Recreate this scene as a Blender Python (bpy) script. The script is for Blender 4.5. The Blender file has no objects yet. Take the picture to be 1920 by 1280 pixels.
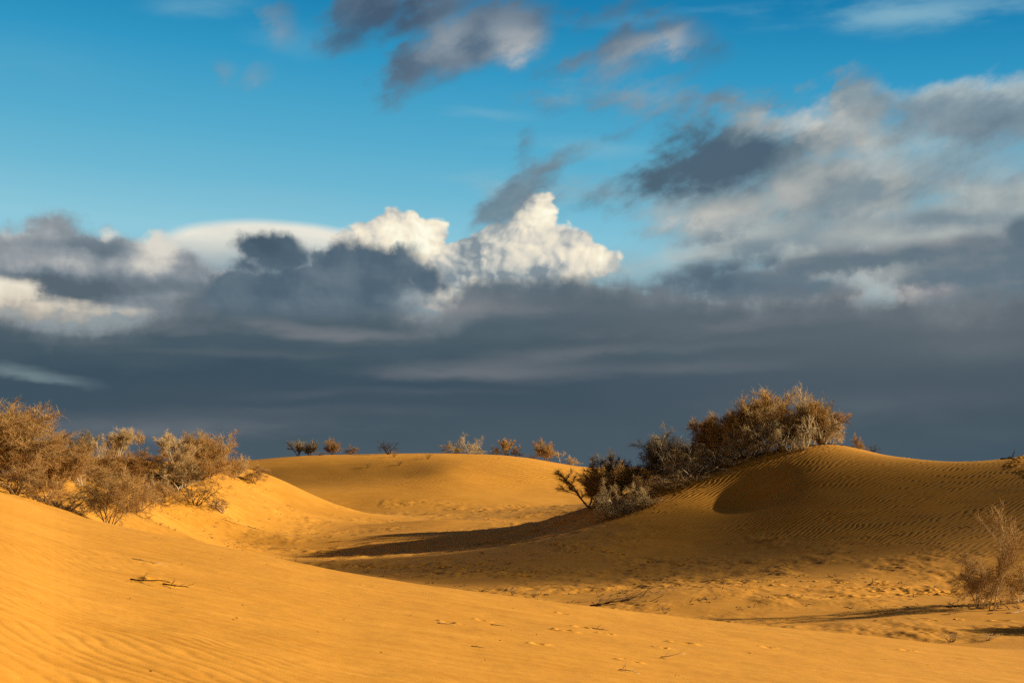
import bpy, math, random
import numpy as np
from mathutils import Vector

scene = bpy.context.scene
COL = scene.collection
CAM_Z = 4.1
SUN_EL, SUN_AZ = math.radians(19.0), math.radians(80.0)      # azimuth clockwise from +Y (the view)
SUN_DIR = Vector((math.sin(SUN_AZ)*math.cos(SUN_EL), math.cos(SUN_AZ)*math.cos(SUN_EL), math.sin(SUN_EL)))
# ---------------------------------------------------------------- sky
FPX = 2638.0          # focal length of the photograph in its own pixels (width 1920)
HROW = 875.0          # row of the level horizon
EXPO = 0.65
WSTR = 0.1

def lin(h):
    h = h.lstrip('#')
    out = []
    for i in (0, 2, 4):
        c = int(h[i:i+2], 16)/255
        out.append(c/12.92 if c <= .04045 else ((c+.055)/1.055)**2.4)
    return out

class G:
    """a float or vector socket with arithmetic, for writing node trees as formulas"""
    nt = None
    def __init__(s, sock): s.s = sock
    @staticmethod
    def node(t, **kw):
        n = G.nt.nodes.new(t)
        for k, v in kw.items(): setattr(n, k, v)
        return n
    @staticmethod
    def put(sock, v):
        if isinstance(v, G): G.nt.links.new(v.s, sock)
        elif v is not None: sock.default_value = v
    @staticmethod
    def m(op, a, b=None, c=None, clamp=False):
        n = G.node('ShaderNodeMath', operation=op, use_clamp=clamp)
        for i, v in enumerate((a, b, c)):
            if v is not None: G.put(n.inputs[i], v)
        return G(n.outputs[0])
    def __add__(a, b): return G.m('ADD', a, b)
    __radd__ = __add__
    def __sub__(a, b): return G.m('SUBTRACT', a, b)
    def __rsub__(a, b): return G.m('SUBTRACT', b, a)
    def __mul__(a, b): return G.m('MULTIPLY', a, b)
    __rmul__ = __mul__
    def __truediv__(a, b): return G.m('DIVIDE', a, b)

def vm(op, a, b=None, scale=None):
    n = G.node('ShaderNodeVectorMath', operation=op)
    G.put(n.inputs[0], a)
    if b is not None: G.put(n.inputs[1], b)
    if scale is not None: G.put(n.inputs['Scale'], scale)
    return G(n.outputs['Value'] if op in ('LENGTH', 'DOT_PRODUCT', 'DISTANCE') else n.outputs['Vector'])

def comb(x, y, z=0.0):
    n = G.node('ShaderNodeCombineXYZ')
    for i, v in enumerate((x, y, z)): G.put(n.inputs[i], v)
    return G(n.outputs[0])

def sep(v, colour=False):
    n = G.node('ShaderNodeSeparateColor' if colour else 'ShaderNodeSeparateXYZ'); G.put(n.inputs[0], v)
    return [G(o) for o in n.outputs]

def smooth(lo, hi, x, a=0.0, b=1.0, kind='SMOOTHSTEP'):
    n = G.node('ShaderNodeMapRange', interpolation_type=kind)
    G.put(n.inputs[0], x)
    for i, v in zip((1, 2, 3, 4), (lo, hi, a, b)): G.put(n.inputs[i], v)
    return G(n.outputs[0])

def noise(p, scale, detail=5, rough=.5, lac=2.0, color=False, off=None, stretch=None, rot=0.0):
    if stretch or off or rot:
        sx, sy = stretch or (1, 1); ox, oy = off or (0, 0)
        ca, sa = math.cos(math.radians(rot)), math.sin(math.radians(rot))
        p = comb(vm('DOT_PRODUCT', p, (ca/sx, sa/sx, ox)), vm('DOT_PRODUCT', p, (-sa/sy, ca/sy, oy)))
    n = G.node('ShaderNodeTexNoise', noise_dimensions='2D', normalize=True)
    G.put(n.inputs['Vector'], p)
    n.inputs['Scale'].default_value = scale
    n.inputs['Detail'].default_value = detail
    n.inputs['Roughness'].default_value = rough
    n.inputs['Lacunarity'].default_value = lac
    return G(n.outputs['Color' if color else 0])

def billow(p, scale, detail=3, rough=.5, sm=.3, off=(0, 0)):
    q = vm('ADD', p, (*off, 0)) if off != (0, 0) else p
    n = G.node('ShaderNodeTexVoronoi', voronoi_dimensions='2D', feature='SMOOTH_F1', normalize=True)
    G.put(n.inputs['Vector'], q)
    n.inputs['Scale'].default_value = scale
    n.inputs['Detail'].default_value = detail
    n.inputs['Roughness'].default_value = rough
    n.inputs['Smoothness'].default_value = sm
    return G(n.outputs['Distance'])

def warp(p, ncol, amp, ampy=None):
    d = comb(G.m('MULTIPLY_ADD', ncol[0], amp, -.5*amp), G.m('MULTIPLY_ADD', ncol[1], ampy or amp, -.5*(ampy or amp)))
    return vm('ADD', p, d)

def sky_pt(c, r):
    az = math.atan((c-960)/FPX)
    return az*FPX/100, (HROW-r)*math.cos(az)/100

def blob(p, cx, cy, rx, ry, rot=0.0):
    """ellipse field in hundreds of photograph pixels of angle: positive inside (p carries z = 1)"""
    x, y = sky_pt(cx, cy)
    rx /= 100; ry /= 100
    ca, sa = math.cos(math.radians(rot)), math.sin(math.radians(rot))
    u = vm('DOT_PRODUCT', p, (ca/rx, sa/rx, -(x*ca+y*sa)/rx))
    v = vm('DOT_PRODUCT', p, (-sa/ry, ca/ry, (x*sa-y*ca)/ry))
    d = G.m('SQRT', G.m('MULTIPLY_ADD', u, u, v*v))
    k = min(rx, ry)
    return G.m('MULTIPLY_ADD', d, -k, k)

def in_group(name, p, build):
    """the formula `build` packed into a node group of one vector input and one value output"""
    outer = G.nt
    g = bpy.data.node_groups.new(name, 'ShaderNodeTree')
    g.interface.new_socket('place', in_out='INPUT', socket_type='NodeSocketVector')
    g.interface.new_socket('value', in_out='OUTPUT', socket_type='NodeSocketFloat')
    G.nt = g
    i = G.node('NodeGroupInput'); o = G.node('NodeGroupOutput')
    G.put(o.inputs[0], build(G(i.outputs[0])))
    G.nt = outer
    n = G.node('ShaderNodeGroup'); n.node_tree = g
    G.put(n.inputs[0], p)
    return G(n.outputs[0])

def blobs(p, lst, k=.12):
    def build(p):
        f = None
        for b in lst:
            g = blob(p, *b)
            f = g if f is None else G.m('SMOOTH_MAX', f, g, k)
        return f
    return in_group('cloud_shape', p, build)

def lights(p, lst):
    """sum of soft patches; each (cx, cy, rx, ry, rot, amount)"""
    def build(p):
        f = None
        for cx, cy, rx, ry, rot, a in lst:
            g = blob(p, cx, cy, rx, ry, rot)
            g = smooth(-min(rx, ry)/100*.5, min(rx, ry)/100, g, 0.0, a)
            f = g if f is None else f+g
        return f
    return in_group('cloud_tone', p, build)

def curve(x, pts, lo, hi):
    """function of column: list of (col,row) -> height above the horizon"""
    n = G.node('ShaderNodeFloatCurve')
    c = n.mapping.curves[0]
    P = [sky_pt(*q) for q in pts]
    top = 10.0
    W = 12.0
    P = [((x_+W)/(2*W), y_/top) for x_, y_ in P]
    P = [(0.0, P[0][1])]+P+[(1.0, P[-1][1])]
    while len(c.points) < len(P): c.points.new(.5, .5)
    for q, (a, b) in zip(c.points, sorted(P)):
        q.location = (a, b); q.handle_type = 'AUTO'
    n.mapping.use_clip = False
    n.mapping.update()
    G.put(n.inputs['Value'], G.m('MULTIPLY_ADD', x, 1/(2*W), .5, clamp=True))
    return G(n.outputs[0])*top

def col(h):
    return (*lin(h), 1)

def ramp(x, stops):
    n = G.node('ShaderNodeValToRGB')
    e = n.color_ramp.elements
    while len(e) < len(stops): e.new(.5)
    for q, (p_, h) in zip(e, stops):
        q.position = p_; q.color = (*lin(h), 1)
    G.put(n.inputs[0], x)
    return G(n.outputs[0])

def mix(f, a, b):
    n = G.node('ShaderNodeMix', data_type='RGBA', blend_type='MIX')
    G.put(n.inputs[0], f)
    for i, v in ((6, a), (7, b)): G.put(n.inputs[i], v)
    return G(n.outputs[2])

def build_sky(scene, sun_el, sun_az):
    w = bpy.data.worlds.new('World'); w.use_nodes = True
    nt = w.node_tree; nt.nodes.clear(); G.nt = nt
    tc = G.node('ShaderNodeTexCoord')
    x, y, z = sep(G(tc.outputs['Generated']))
    az = G.m('ARCTAN2', x, y)
    hor = G.m('MAXIMUM', G.m('SQRT', x*x+y*y), .08)
    U = az*(FPX/100); V = z/hor*(FPX/100)
    P = comb(U, V, 1.0)
    # shared turbulence
    n1 = noise(P, 1.25, 6, .6, color=True)                          # rounded, medium
    n2 = noise(P, 1.0, 6, .58, color=True, stretch=(3.2, .9), off=(3, 7))   # flat streaks
    n3 = noise(P, 1.0, 7, .6, color=True, stretch=(1.5, .8), rot=26, off=(11, 2))  # slanting wisps
    n1 = n1s = sep(n1, True); n2 = n2s = sep(n2, True); n3 = n3s = sep(n3, True)
    P1 = warp(P, n1, .7); P2 = warp(P, n2, 2.2, .5); P3 = warp(P, n3, 1.0, .75)
    n4 = sep(noise(P, .8, 2.5, .5, color=True, off=(5, 9), stretch=(1.3, .9)), True)   # soft, for tone
    P1s = warp(P, n1, .45); P4 = warp(P, n4, .5)

    # clear air: the physical sky, tinted, over a measured height gradient
    sk = G.node('ShaderNodeTexSky', sky_type='NISHITA', sun_disc=False)
    sk.sun_elevation = sun_el; sk.sun_rotation = sun_az
    sk.dust_density = .4; sk.ozone_density = 2.0
    vv = V/10.0
    grad = ramp(vv+U*.006, [(0, '#93c6d6'), (.40, '#8cc6d8'), (.50, '#6cb6d1'), (.60, '#52a9cb'), (.74, '#3096c2'), (.86, '#1680b1'), (.95, '#0f72a4')])
    c = mix(.002, grad, G(sk.outputs[0]))

    def over(c, alpha, colour): return mix(alpha, c, colour)

    # thin cirrus
    ci = lights(P2, [(380, 8, 130, 26, 4, .30), (1790, 18, 240, 36, -3, .62), (1420, 24, 330, 16, 0, .28), (930, 208, 90, 13, -3, .25),
                     (1580, 35, 200, 14, 2, .25), (100, 120, 150, 60, 0, .06), (1040, 275, 160, 20, 0, .40), (930, 330, 110, 14, 0, .30),
                     (520, 370, 180, 30, 0, .12), (560, 75, 70, 30, 0, .15)])
    c = over(c, ci*smooth(.3, .62, n2s[1]), col('#8db9ca'))
    # pale veil on the right half
    ve = blobs(P2, [(1200, 330, 240, 70, 0), (1540, 400, 420, 190, 8), (1800, 330, 260, 120, 0), (1150, 285, 190, 24, 0), (1400, 200, 170, 16, -4),
                    (1600, 205, 180, 30, 0), (1850, 400, 240, 150, 0)], .3)
    vv2 = ve*1.2+(n2s[0]-.5)*2.4
    c = over(c, smooth(-.15, 1.2, vv2, 0, .85), ramp(smooth(.32, .70, n3s[1]*.45+n2s[2]*.3+n1s[0]*.25), [(0, '#82a4b2'), (.5, '#90aab4'), (1, '#a9b7b9')]))

    lowv = smooth(sky_pt(960, 600)[1], sky_pt(960, 470)[1], V+(n2s[0]-.5)*1.2)
    c = mix(lowv, col('#8f9a9f'), c)
    # upper right grey bank
    f = blobs(P3, [(1790, 205, 260, 48, -4), (1600, 190, 60, 50, 40), (1890, 215, 150, 60, 0), (1690, 210, 120, 18, 10), (1440, 188, 190, 9, -2)], .1)
    g = f+(n3s[0]-.5)*.9
    li = lights(P3, [(1730, 148, 120, 32, 0, .5), (1890, 155, 130, 36, 8, .5), (1780, 170, 240, 26, 0, .25)])
    li = li+(n3s[2]-.5)*.8+(n1s[0]-.5)*.3+.20
    c = over(c, smooth(-.18, .30, g, 0, .93), ramp(li, [(0, '#687c8b'), (.4, '#8a9ba3'), (.75, '#a9b6b8'), (1, '#c0cac9')]))

    # upper dark clouds with lit bellies
    f = blobs(P3, [(690, 30, 95, 60, 28), (650, 70, 50, 40, 35), (800, 25, 150, 46, 22), (890, 80, 150, 62, 22), (780, 125, 82, 40, 30), (960, 60, 80, 66, 30),
                   (1090, 35, 60, 18, 20), (1130, 25, 60, 16, 20), (1190, 85, 110, 44, 24), (1250, 60, 60, 44, 0), (1080, 108, 72, 18, 24), (1310, 80, 46, 24, -20),
                   (1345, 98, 22, 18, 0), (1150, 140, 80, 26, 20), (1240, 165, 75, 14, 22), (1290, 195, 40, 10, 18), (530, 48, 26, 36, 0), (412, 132, 26, 22, 0), (482, 146, 24, 14, 35), (990, 260, 10, 14, 0),
                   (1150, 255, 30, 10, 20), (1100, 190, 60, 8, 12)], .08)
    g = f+(n3s[0]-.5)*.85
    li = lights(P3, [(968, 88, 58, 44, 20, .6), (835, 82, 60, 50, 20, .32), (1205, 92, 80, 34, 10, .5), (940, 40, 110, 40, 10, .2), (1280, 70, 60, 30, 0, .35), (520, 60, 200, 120, 0, .35),
                     (870, 130, 120, 24, 16, .16), (640, 50, 90, 80, 0, -.30), (740, 50, 120, 50, 24, -.25), (1150, 150, 100, 40, 0, .3), (1240, 180, 100, 40, 0, .4), (450, 140, 90, 50, 0, .3)])
    li = li+(n3s[1]-.5)*.6+(n4[0]-.5)*.4+.24
    al = smooth(-.16, .34, g)
    thin = lights(P, [(480, 100, 190, 110, 0, .62), (1200, 170, 220, 60, 0, .45), (1330, 90, 70, 50, 0, .5), (1070, 225, 170, 80, 0, .4)])
    c = over(c, al*smooth(0, 1, 1.0-thin, 0, .97, 'LINEAR'), ramp(li, [(0, '#465a70'), (.3, '#5d7184'), (.6, '#84919d'), (1, '#b9bab9')]))

    # smooth lens shaped cloud
    pl = warp(P, n2, .25, .12)
    f = blobs(pl, [(500, 470, 200, 60, -1), (600, 460, 160, 40, -8), (380, 470, 90, 46, 10)], .2)
    lh = sep(pl)[1]
    li = smooth(sky_pt(500, 520)[1], sky_pt(500, 418)[1], lh)+(n2s[0]-.5)*.7+smooth(-5, -3, U, 0, .12)
    c = over(c, smooth(-.02, .16, f, 0, .96), ramp(li, [(0, '#93a6ae'), (.4, '#b4bdbd'), (.8, '#d8d8cf'), (1, '#ece7d9')]))

    # sunlit cumulus tower: cauliflower built from fractal cells
    PB = warp(P4, n1, .38)
    b1 = billow(PB, 1.8, 2.6, .55, .5, (2.3, 1.1)); b2 = billow(PB, 1.8, 2.6, .55, .5, (2.3-.08, 1.1-.06))
    pc = warp(P, n1, .36)
    f = blobs(pc, [(742, 425, 50, 36, 0), (720, 455, 66, 44, 0), (810, 440, 34, 30, 0), (800, 470, 46, 40, 0), (665, 452, 34, 16, 0), (850, 500, 60, 44, 0),
                   (1006, 392, 30, 32, 0), (1000, 420, 44, 46, 0), (960, 460, 90, 48, 28), (1040, 470, 76, 50, 0), (1100, 490, 52, 36, -10), (1062, 446, 16, 24, -10), (740, 402, 22, 15, 0), (714, 412, 14, 11, 0), (768, 415, 17, 13, 0), (688, 424, 15, 11, 0), (815, 430, 20, 15, 0), (834, 444, 13, 13, 0), (1012, 375, 20, 15, 0), (990, 388, 16, 13, 0), (1030, 400, 11, 13, 0), (1098, 468, 18, 13, 0), (1134, 482, 20, 13, 0), (985, 410, 20, 18, 0),
                   (1076, 432, 10, 6, 20), (940, 510, 190, 56, 0), (890, 462, 50, 22, 14), (850, 545, 130, 46, 0), (1120, 488, 36, 24, 0)], .03)
    g = f-(b1-.36)*.42+(n1s[1]-.5)*.15
    sh = (b2-b1)*1.3
    li = lights(pc, [(745, 432, 70, 50, 0, .45), (815, 455, 40, 44, 0, .42), (1005, 410, 60, 60, 0, .35), (980, 455, 100, 40, 30, .32), (1110, 490, 50, 30, 0, .28),
                     (945, 455, 60, 30, 20, .15), (1000, 500, 160, 30, 10, .1), (760, 475, 110, 20, -6, .12), (830, 555, 110, 36, 0, .08), (870, 470, 60, 50, 0, -.30), (880, 520, 70, 40, 0, -.15), (700, 470, 50, 20, 0, -.1), (1060, 500, 90, 20, 0, -.12), (1020, 508, 40, 14, 0, -.35)])
    li = li+sh+.30+(n4[2]-.5)*1.3+(.36-b1)*.6
    c = over(c, smooth(-.03, .06, g), ramp(li, [(0, '#83919a'), (.25, '#b0b5b3'), (.5, '#dad5c8'), (.75, '#f5ead2'), (1, '#fffbe4')]))

    # thin slate scud drifting in front of the tower
    f = blobs(P3, [(950, 378, 84, 30, 34), (900, 405, 40, 26, 20), (1020, 318, 52, 16, 30), (925, 400, 60, 36, 20), (1035, 380, 12, 6, 20)], .1)
    g = f+(n3s[2]-.5)*.62
    c = over(c, smooth(-.12, .22, g, 0, .95), ramp((n3s[1]-.5)*1.6+.42, [(0, '#5f7686'), (.5, '#748a97'), (1, '#9db0b6')]))

    # big mid right cloud: dark windward head, lit tail
    f = blobs(P3, [(1370, 300, 165, 78, 14), (1265, 318, 86, 48, 24), (1320, 350, 90, 40, 10), (1540, 262, 120, 58, 4), (1440, 245, 130, 44, 15), (1600, 262, 56, 50, 0), (1390, 395, 150, 54, 8), (1180, 342, 60, 13, 14),
                   (1290, 398, 66, 36, 15), (1255, 430, 70, 20, 12), (1530, 360, 220, 74, 6), (1650, 340, 60, 20, 0), (1190, 388, 12, 10, 0)], .12)
    g = f+(n3s[0]-.5)*1.1+(n1s[0]-.5)*.5
    li = lights(P3, [(1590, 250, 110, 72, 0, .52), (1500, 215, 140, 40, 10, .40), (1500, 335, 200, 50, 6, .16), (1350, 402, 120, 40, 6, .34), (1600, 390, 240, 70, 0, .18), (1340, 295, 190, 76, 14, -.40), (1330, 345, 140, 42, 5, -.26), (1290, 270, 80, 40, 20, -.15), (1250, 320, 90, 60, 10, -.2),
                     (1450, 290, 140, 50, 8, -.26)])
    li = li+(n4[1]-.5)*.9+(n3s[1]-.5)*.6+(n1s[2]-.5)*.3+.43
    c = over(c, smooth(-.24, .46, g, 0, .97), ramp(li, [(0, '#4c6172'), (.3, '#657884'), (.55, '#8e999d'), (.8, '#adb0ad'), (1, '#c9c9c3')]))
    # small slanting rolls under it
    f = blobs(P3, [(1850, 358, 70, 15, 24), (1760, 345, 40, 14, 20), (1800, 338, 30, 12, 30), (1895, 335, 50, 13, 24), (1700, 352, 50, 15, 16), (1640, 352, 50, 20, 20), (1870, 378, 34, 10, 30), (1560, 400, 90, 14, 16), (1660, 395, 70, 10, 16), (1730, 372, 60, 10, 18), (1590, 372, 60, 12, 16), (1810, 395, 60, 12, 14), (1500, 425, 80, 12, 12), (1905, 372, 30, 9, 26)], .06)
    c = over(c, smooth(-.10, .16, f+(n3s[2]-.5)*.5+(n1s[1]-.5)*.3, 0, .85), ramp(n4[0], [(.3, '#728894'), (.7, '#8e9da4')]))

    # left grey heaps with lit shoulders
    f = blobs(P1s, [(60, 470, 160, 44, 0), (130, 455, 130, 30, -4), (240, 500, 130, 60, -6), (140, 530, 230, 52, 0), (300, 525, 110, 50, 0), (355, 488, 18, 10, 0), (60, 425, 70, 14, 8), (200, 437, 20, 13, 0), (287, 462, 36, 30, 0), (390, 545, 90, 46, 0), (300, 565, 120, 34, 0), (180, 560, 120, 24, 0)], .1)
    g = f+(n1s[0]-.5)*.5-(b1-.36)*.16
    li = lights(P1s, [(292, 462, 50, 36, 0, .62), (200, 434, 24, 16, 0, .6), (130, 492, 130, 26, 0, .26), (265, 495, 60, 18, 0, .2), (20, 445, 120, 34, 0, .12), (60, 525, 160, 26, 0, -.16), (200, 548, 200, 34, 0, -.25), (170, 458, 90, 30, 0, -.12), (300, 560, 90, 24, 0, .16)])
    li = li+(n2s[1]-.5)*.6+(n4[2]-.5)*.6+.34+(b2-b1)*.35+smooth(.40, 0.0, g, 0, .22)
    c = over(c, smooth(-.10, .16, g, 0, .97), ramp(li, [(0, '#55636e'), (.3, '#6f7b85'), (.6, '#989da1'), (1, '#dcd6ca')]))

    # cream gap low on the left
    f = blobs(P1s, [(10, 550, 72, 36, 0), (90, 580, 120, 20, -2), (-60, 555, 110, 46, 0), (210, 592, 90, 10, 0), (60, 598, 160, 18, 0)], .15)
    g = f+(n1s[1]-.5)*.55+(n2s[0]-.5)*.5
    li = smooth(sky_pt(50, 625)[1], sky_pt(50, 530)[1], V)+(n4[2]-.5)*.7+(b2-b1)*.7
    c = over(c, smooth(-.06, .16, g, 0, .95), ramp(li, [(0, '#84878a'), (.4, '#bdb5a8'), (.7, '#e0d5c2'), (1, '#efe6d3')]))

    f = blobs(P2, [(1640, 470, 330, 60, 4), (1300, 480, 130, 30, 6), (1880, 400, 160, 60, 0), (1450, 440, 160, 40, 8)], .2)
    c = over(c, smooth(-.2, .35, f+(n2s[1]-.5)*.9+(n1s[2]-.5)*.6, 0, .92), ramp((n1s[0]-.5)*.9+(n2s[2]-.5)*.8+.5, [(.1, '#87969c'), (.5, '#a4adad'), (.9, '#c6c9c3')]))
    c = over(c, lights(P1s, [(1650, 518, 90, 46, 0, .95), (1340, 470, 120, 20, 6, .5)]), ramp(n4[1]*.6+n2s[1]*.4, [(.35, '#a9b2b2'), (.65, '#c9cac2')]))
    # right stratocumulus bank, far rows first
    f = blobs(P1s, [(1760, 428, 100, 36, 0), (1700, 440, 160, 26, 4), (1880, 440, 90, 34, 0), (1560, 452, 140, 26, 8), (1430, 462, 80, 16, 10), (1330, 440, 40, 10, 14)], .1)
    g = f+(n1s[1]-.5)*.55+(n2s[0]-.5)*.5
    li = lights(P1s, [(1590, 440, 90, 30, 6, .45), (1720, 448, 90, 22, 0, .4), (1840, 440, 70, 22, 0, .3), (1760, 405, 90, 22, 0, -.1), (1470, 462, 90, 20, 8, -.1)])+(n4[0]-.5)*.7+(n2s[1]-.5)*.6+.34
    c = over(c, smooth(-.14, .18, g, 0, .93), ramp(li, [(0, '#687d8b'), (.4, '#82929b'), (.7, '#a0a8a9'), (1, '#bfc3be')]))
    f = blobs(P1s, [(1700, 490, 300, 34, 3), (1850, 520, 170, 74, 0), (1920, 450, 40, 40, 0), (1420, 534, 190, 40, 2), (1530, 500, 130, 34, 6), (1370, 505, 50, 22, 0), (1320, 512, 46, 28, 0), (1275, 528, 46, 22, 0), (1220, 548, 60, 20, 0), (1450, 490, 60, 18, 10), (1500, 550, 120, 40, 0), (1740, 515, 70, 40, 0)], .1)
    hole = blobs(P1s, [(1646, 514, 44, 15, 4), (1628, 524, 20, 16, 0)], .05)
    g = f+(n1s[1]-.5)*.5-(b1-.36)*.14+(n2s[1]-.5)*.35
    li = lights(P1s, [(1500, 566, 330, 14, 3, .3), (1690, 560, 130, 20, 0, .4), (1640, 480, 160, 18, 0, -.1), (1860, 500, 140, 40, 0, .06), (1400, 505, 120, 16, 0, .1), (1340, 540, 60, 30, 0, -.1)])
    li = li+(n2s[2]-.5)*.75+(n4[0]-.5)*.7+(n1s[2]-.5)*.3+.20+smooth(.45, 0.0, g, 0, .25)
    c = over(c, smooth(-.12, .17, g, 0, .96), ramp(li, [(0, '#536675'), (.35, '#637581'), (.65, '#84888e'), (1, '#b0adab')]))

    c = over(c, smooth(-.14, .24, hole+(n1s[0]-.5)*.35+(n2s[1]-.5)*.35, 0, .8), col('#b6bbb7'))

    # the long dark deck down to the horizon
    top = curve(U, [(0, 590), (120, 612), (250, 598), (330, 560), (400, 535), (430, 520), (520, 520), (700, 545), (770, 572), (840, 572), (880, 545), (930, 530), (1000, 526), (1060, 524), (1130, 520),
                    (1180, 526), (1260, 540), (1400, 552), (1560, 556), (1700, 560), (1920, 550)], 0, 10)
    g = top-V+(n1s[1]-.5)*.6-(b1-.36)*.25+(n2s[2]-.5)*.5
    li = ramp(V/4.0+(n2s[0]-.5)*.26+(n4[1]-.5)*.12, [(0, '#4a5964'), (.14, '#485863'), (.26, '#42535f'), (.42, '#3d505e'), (.55, '#465964'), (.70, '#51626d'), (.85, '#5a6b76'), (1, '#62727d')])
    band = lights(P2, [(900, 690, 220, 16, 2, .5), (700, 735, 260, 10, 1, .15), (1300, 645, 260, 10, 2, .2), (620, 622, 170, 14, -1, .6), (700, 640, 90, 14, 0, .35), (480, 606, 90, 10, 0, .5), (1020, 660, 160, 14, 4, .35), (1750, 600, 200, 22, 0, .40), (300, 800, 340, 24, 0, .40), (1100, 590, 150, 18, 0, .25), (900, 575, 150, 26, 0, .75), (250, 612, 160, 14, 0, .5),
                       (1420, 610, 240, 14, 4, .25), (150, 640, 120, 10, 0, .2), (1250, 690, 250, 16, 3, .3), (1600, 760, 320, 30, 2, .18), (1150, 620, 200, 16, 2, .3), (1500, 600, 150, 12, 2, .3), (1850, 640, 160, 24, 0, .25), (420, 660, 260, 9, 0, .16), (600, 770, 300, 12, 0, .14)])
    band = band*smooth(.28, .68, n2s[1], .25, 1.0)
    dk = mix(band, li, col('#85868b'))
    rt = smooth(-3.0, 8.0, U, 0, .55)*smooth(0.2, 2.6, V)
    dk = mix(rt, dk, col('#626b72'))
    dk = mix(smooth(.55, .0, g+(n4[0]-.5)*.8, 0, .38), dk, col('#8a8f93'))
    c = over(c, smooth(-.16, .26, g), dk)

    # dark head and shoulder in front of the tower
    f = blobs(P1s, [(505, 478, 66, 38, 0), (462, 498, 44, 24, 0), (550, 490, 36, 28, 0), (630, 496, 60, 38, 0), (690, 492, 60, 36, 0), (745, 500, 56, 36, -10), (790, 522, 44, 30, -14), (826, 532, 20, 16, 0), (620, 548, 210, 56, 0), (560, 575, 170, 50, 0), (480, 560, 100, 60, 0)], .05)
    g = f+(n1s[0]-.5)*.40-(b1-.36)*.30
    li = smooth(sky_pt(600, 600)[1], sky_pt(600, 440)[1], V)*-.25+.42+(n4[2]-.5)*.9+(n2s[1]-.5)*.5+(n1s[2]-.5)*.25+(b2-b1)*.35+lights(P1s, [(560, 470, 40, 20, -20, .1), (500, 490, 40, 16, 0, .12), (780, 495, 40, 12, -14, .22), (770, 560, 60, 24, 0, .5)])
    low = smooth(sky_pt(600, 612)[1], sky_pt(600, 560)[1], V)
    c = over(c, smooth(-.10, .17, g)*low, ramp(li, [(0, '#475a69'), (.3, '#536675'), (.6, '#687884'), (1, '#98a3a8')]))

    # pale teal break far left
    f = blobs(P2, [(40, 702, 110, 14, -6), (110, 714, 70, 9, -10), (0, 690, 60, 9, 0)], .1)
    c = over(c, smooth(-.05, .14, f+(n2s[0]-.5)*.22, 0, .75), ramp(n2s[1], [(.3, '#5f7680'), (.7, '#8a9c9d')]))
    # far rain curtain low on the right
    f = blobs(P2, [(1900, 850, 200, 36, 6), (-30, 740, 190, 26, -8)], .1)
    c = over(c, smooth(-.1, .25, f+(n2s[2]-.5)*.4, 0, .35), col('#36505f'))

    # unseen broken cloud overhead and behind, added to dim and warm the fill light
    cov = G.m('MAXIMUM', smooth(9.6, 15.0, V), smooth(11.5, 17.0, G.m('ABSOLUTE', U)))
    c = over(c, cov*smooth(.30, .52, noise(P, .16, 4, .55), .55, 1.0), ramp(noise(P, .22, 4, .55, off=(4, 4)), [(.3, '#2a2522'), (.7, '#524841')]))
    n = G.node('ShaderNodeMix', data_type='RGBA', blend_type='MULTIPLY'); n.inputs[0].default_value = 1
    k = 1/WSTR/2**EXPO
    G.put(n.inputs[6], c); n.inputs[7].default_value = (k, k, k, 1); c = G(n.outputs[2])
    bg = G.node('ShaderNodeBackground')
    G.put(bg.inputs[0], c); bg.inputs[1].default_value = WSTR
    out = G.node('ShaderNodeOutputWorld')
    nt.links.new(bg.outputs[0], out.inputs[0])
    scene.world = w
    w.cycles.sampling_method = 'MANUAL'; w.cycles.sample_map_resolution = 256
# ---------------------------------------------------------------- noise
def _hash(ix, iy, seed):
    h = (ix.astype(np.int64)*374761393+iy.astype(np.int64)*668265263+seed*1442695041) & 0xffffffff
    h = ((h ^ (h >> 13))*1274126177) & 0xffffffff
    return ((h ^ (h >> 16)) & 0xffff)/32767.5-1.0

def vnoise(x, y, seed=0):
    ix = np.floor(x); iy = np.floor(y)
    fx = x-ix; fy = y-iy
    u = fx*fx*fx*(fx*(fx*6-15)+10); v = fy*fy*fy*(fy*(fy*6-15)+10)
    a = _hash(ix, iy, seed); b = _hash(ix+1, iy, seed)
    c = _hash(ix, iy+1, seed); d = _hash(ix+1, iy+1, seed)
    return (a+(b-a)*u)*(1-v)+(c+(d-c)*u)*v

def fbm(x, y, octaves=4, seed=0, rough=.5):
    s = 0; a = 1.0
    for k in range(octaves):
        c, n = math.cos(.6*k), math.sin(.6*k)
        s = s+a*vnoise((x*c-y*n)*2**k+17.3*k, (x*n+y*c)*2**k-9.1*k, seed+k*7)
        a *= rough
    return s

def sstep(a, b, x):
    t = np.clip((x-a)/(b-a), 0, 1)
    return t*t*(3-2*t)

def smax(a, b, k):
    h = np.clip(.5+.5*(a-b)/k, 0, 1)
    return b+(a-b)*h+k*h*(1-h)

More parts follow.
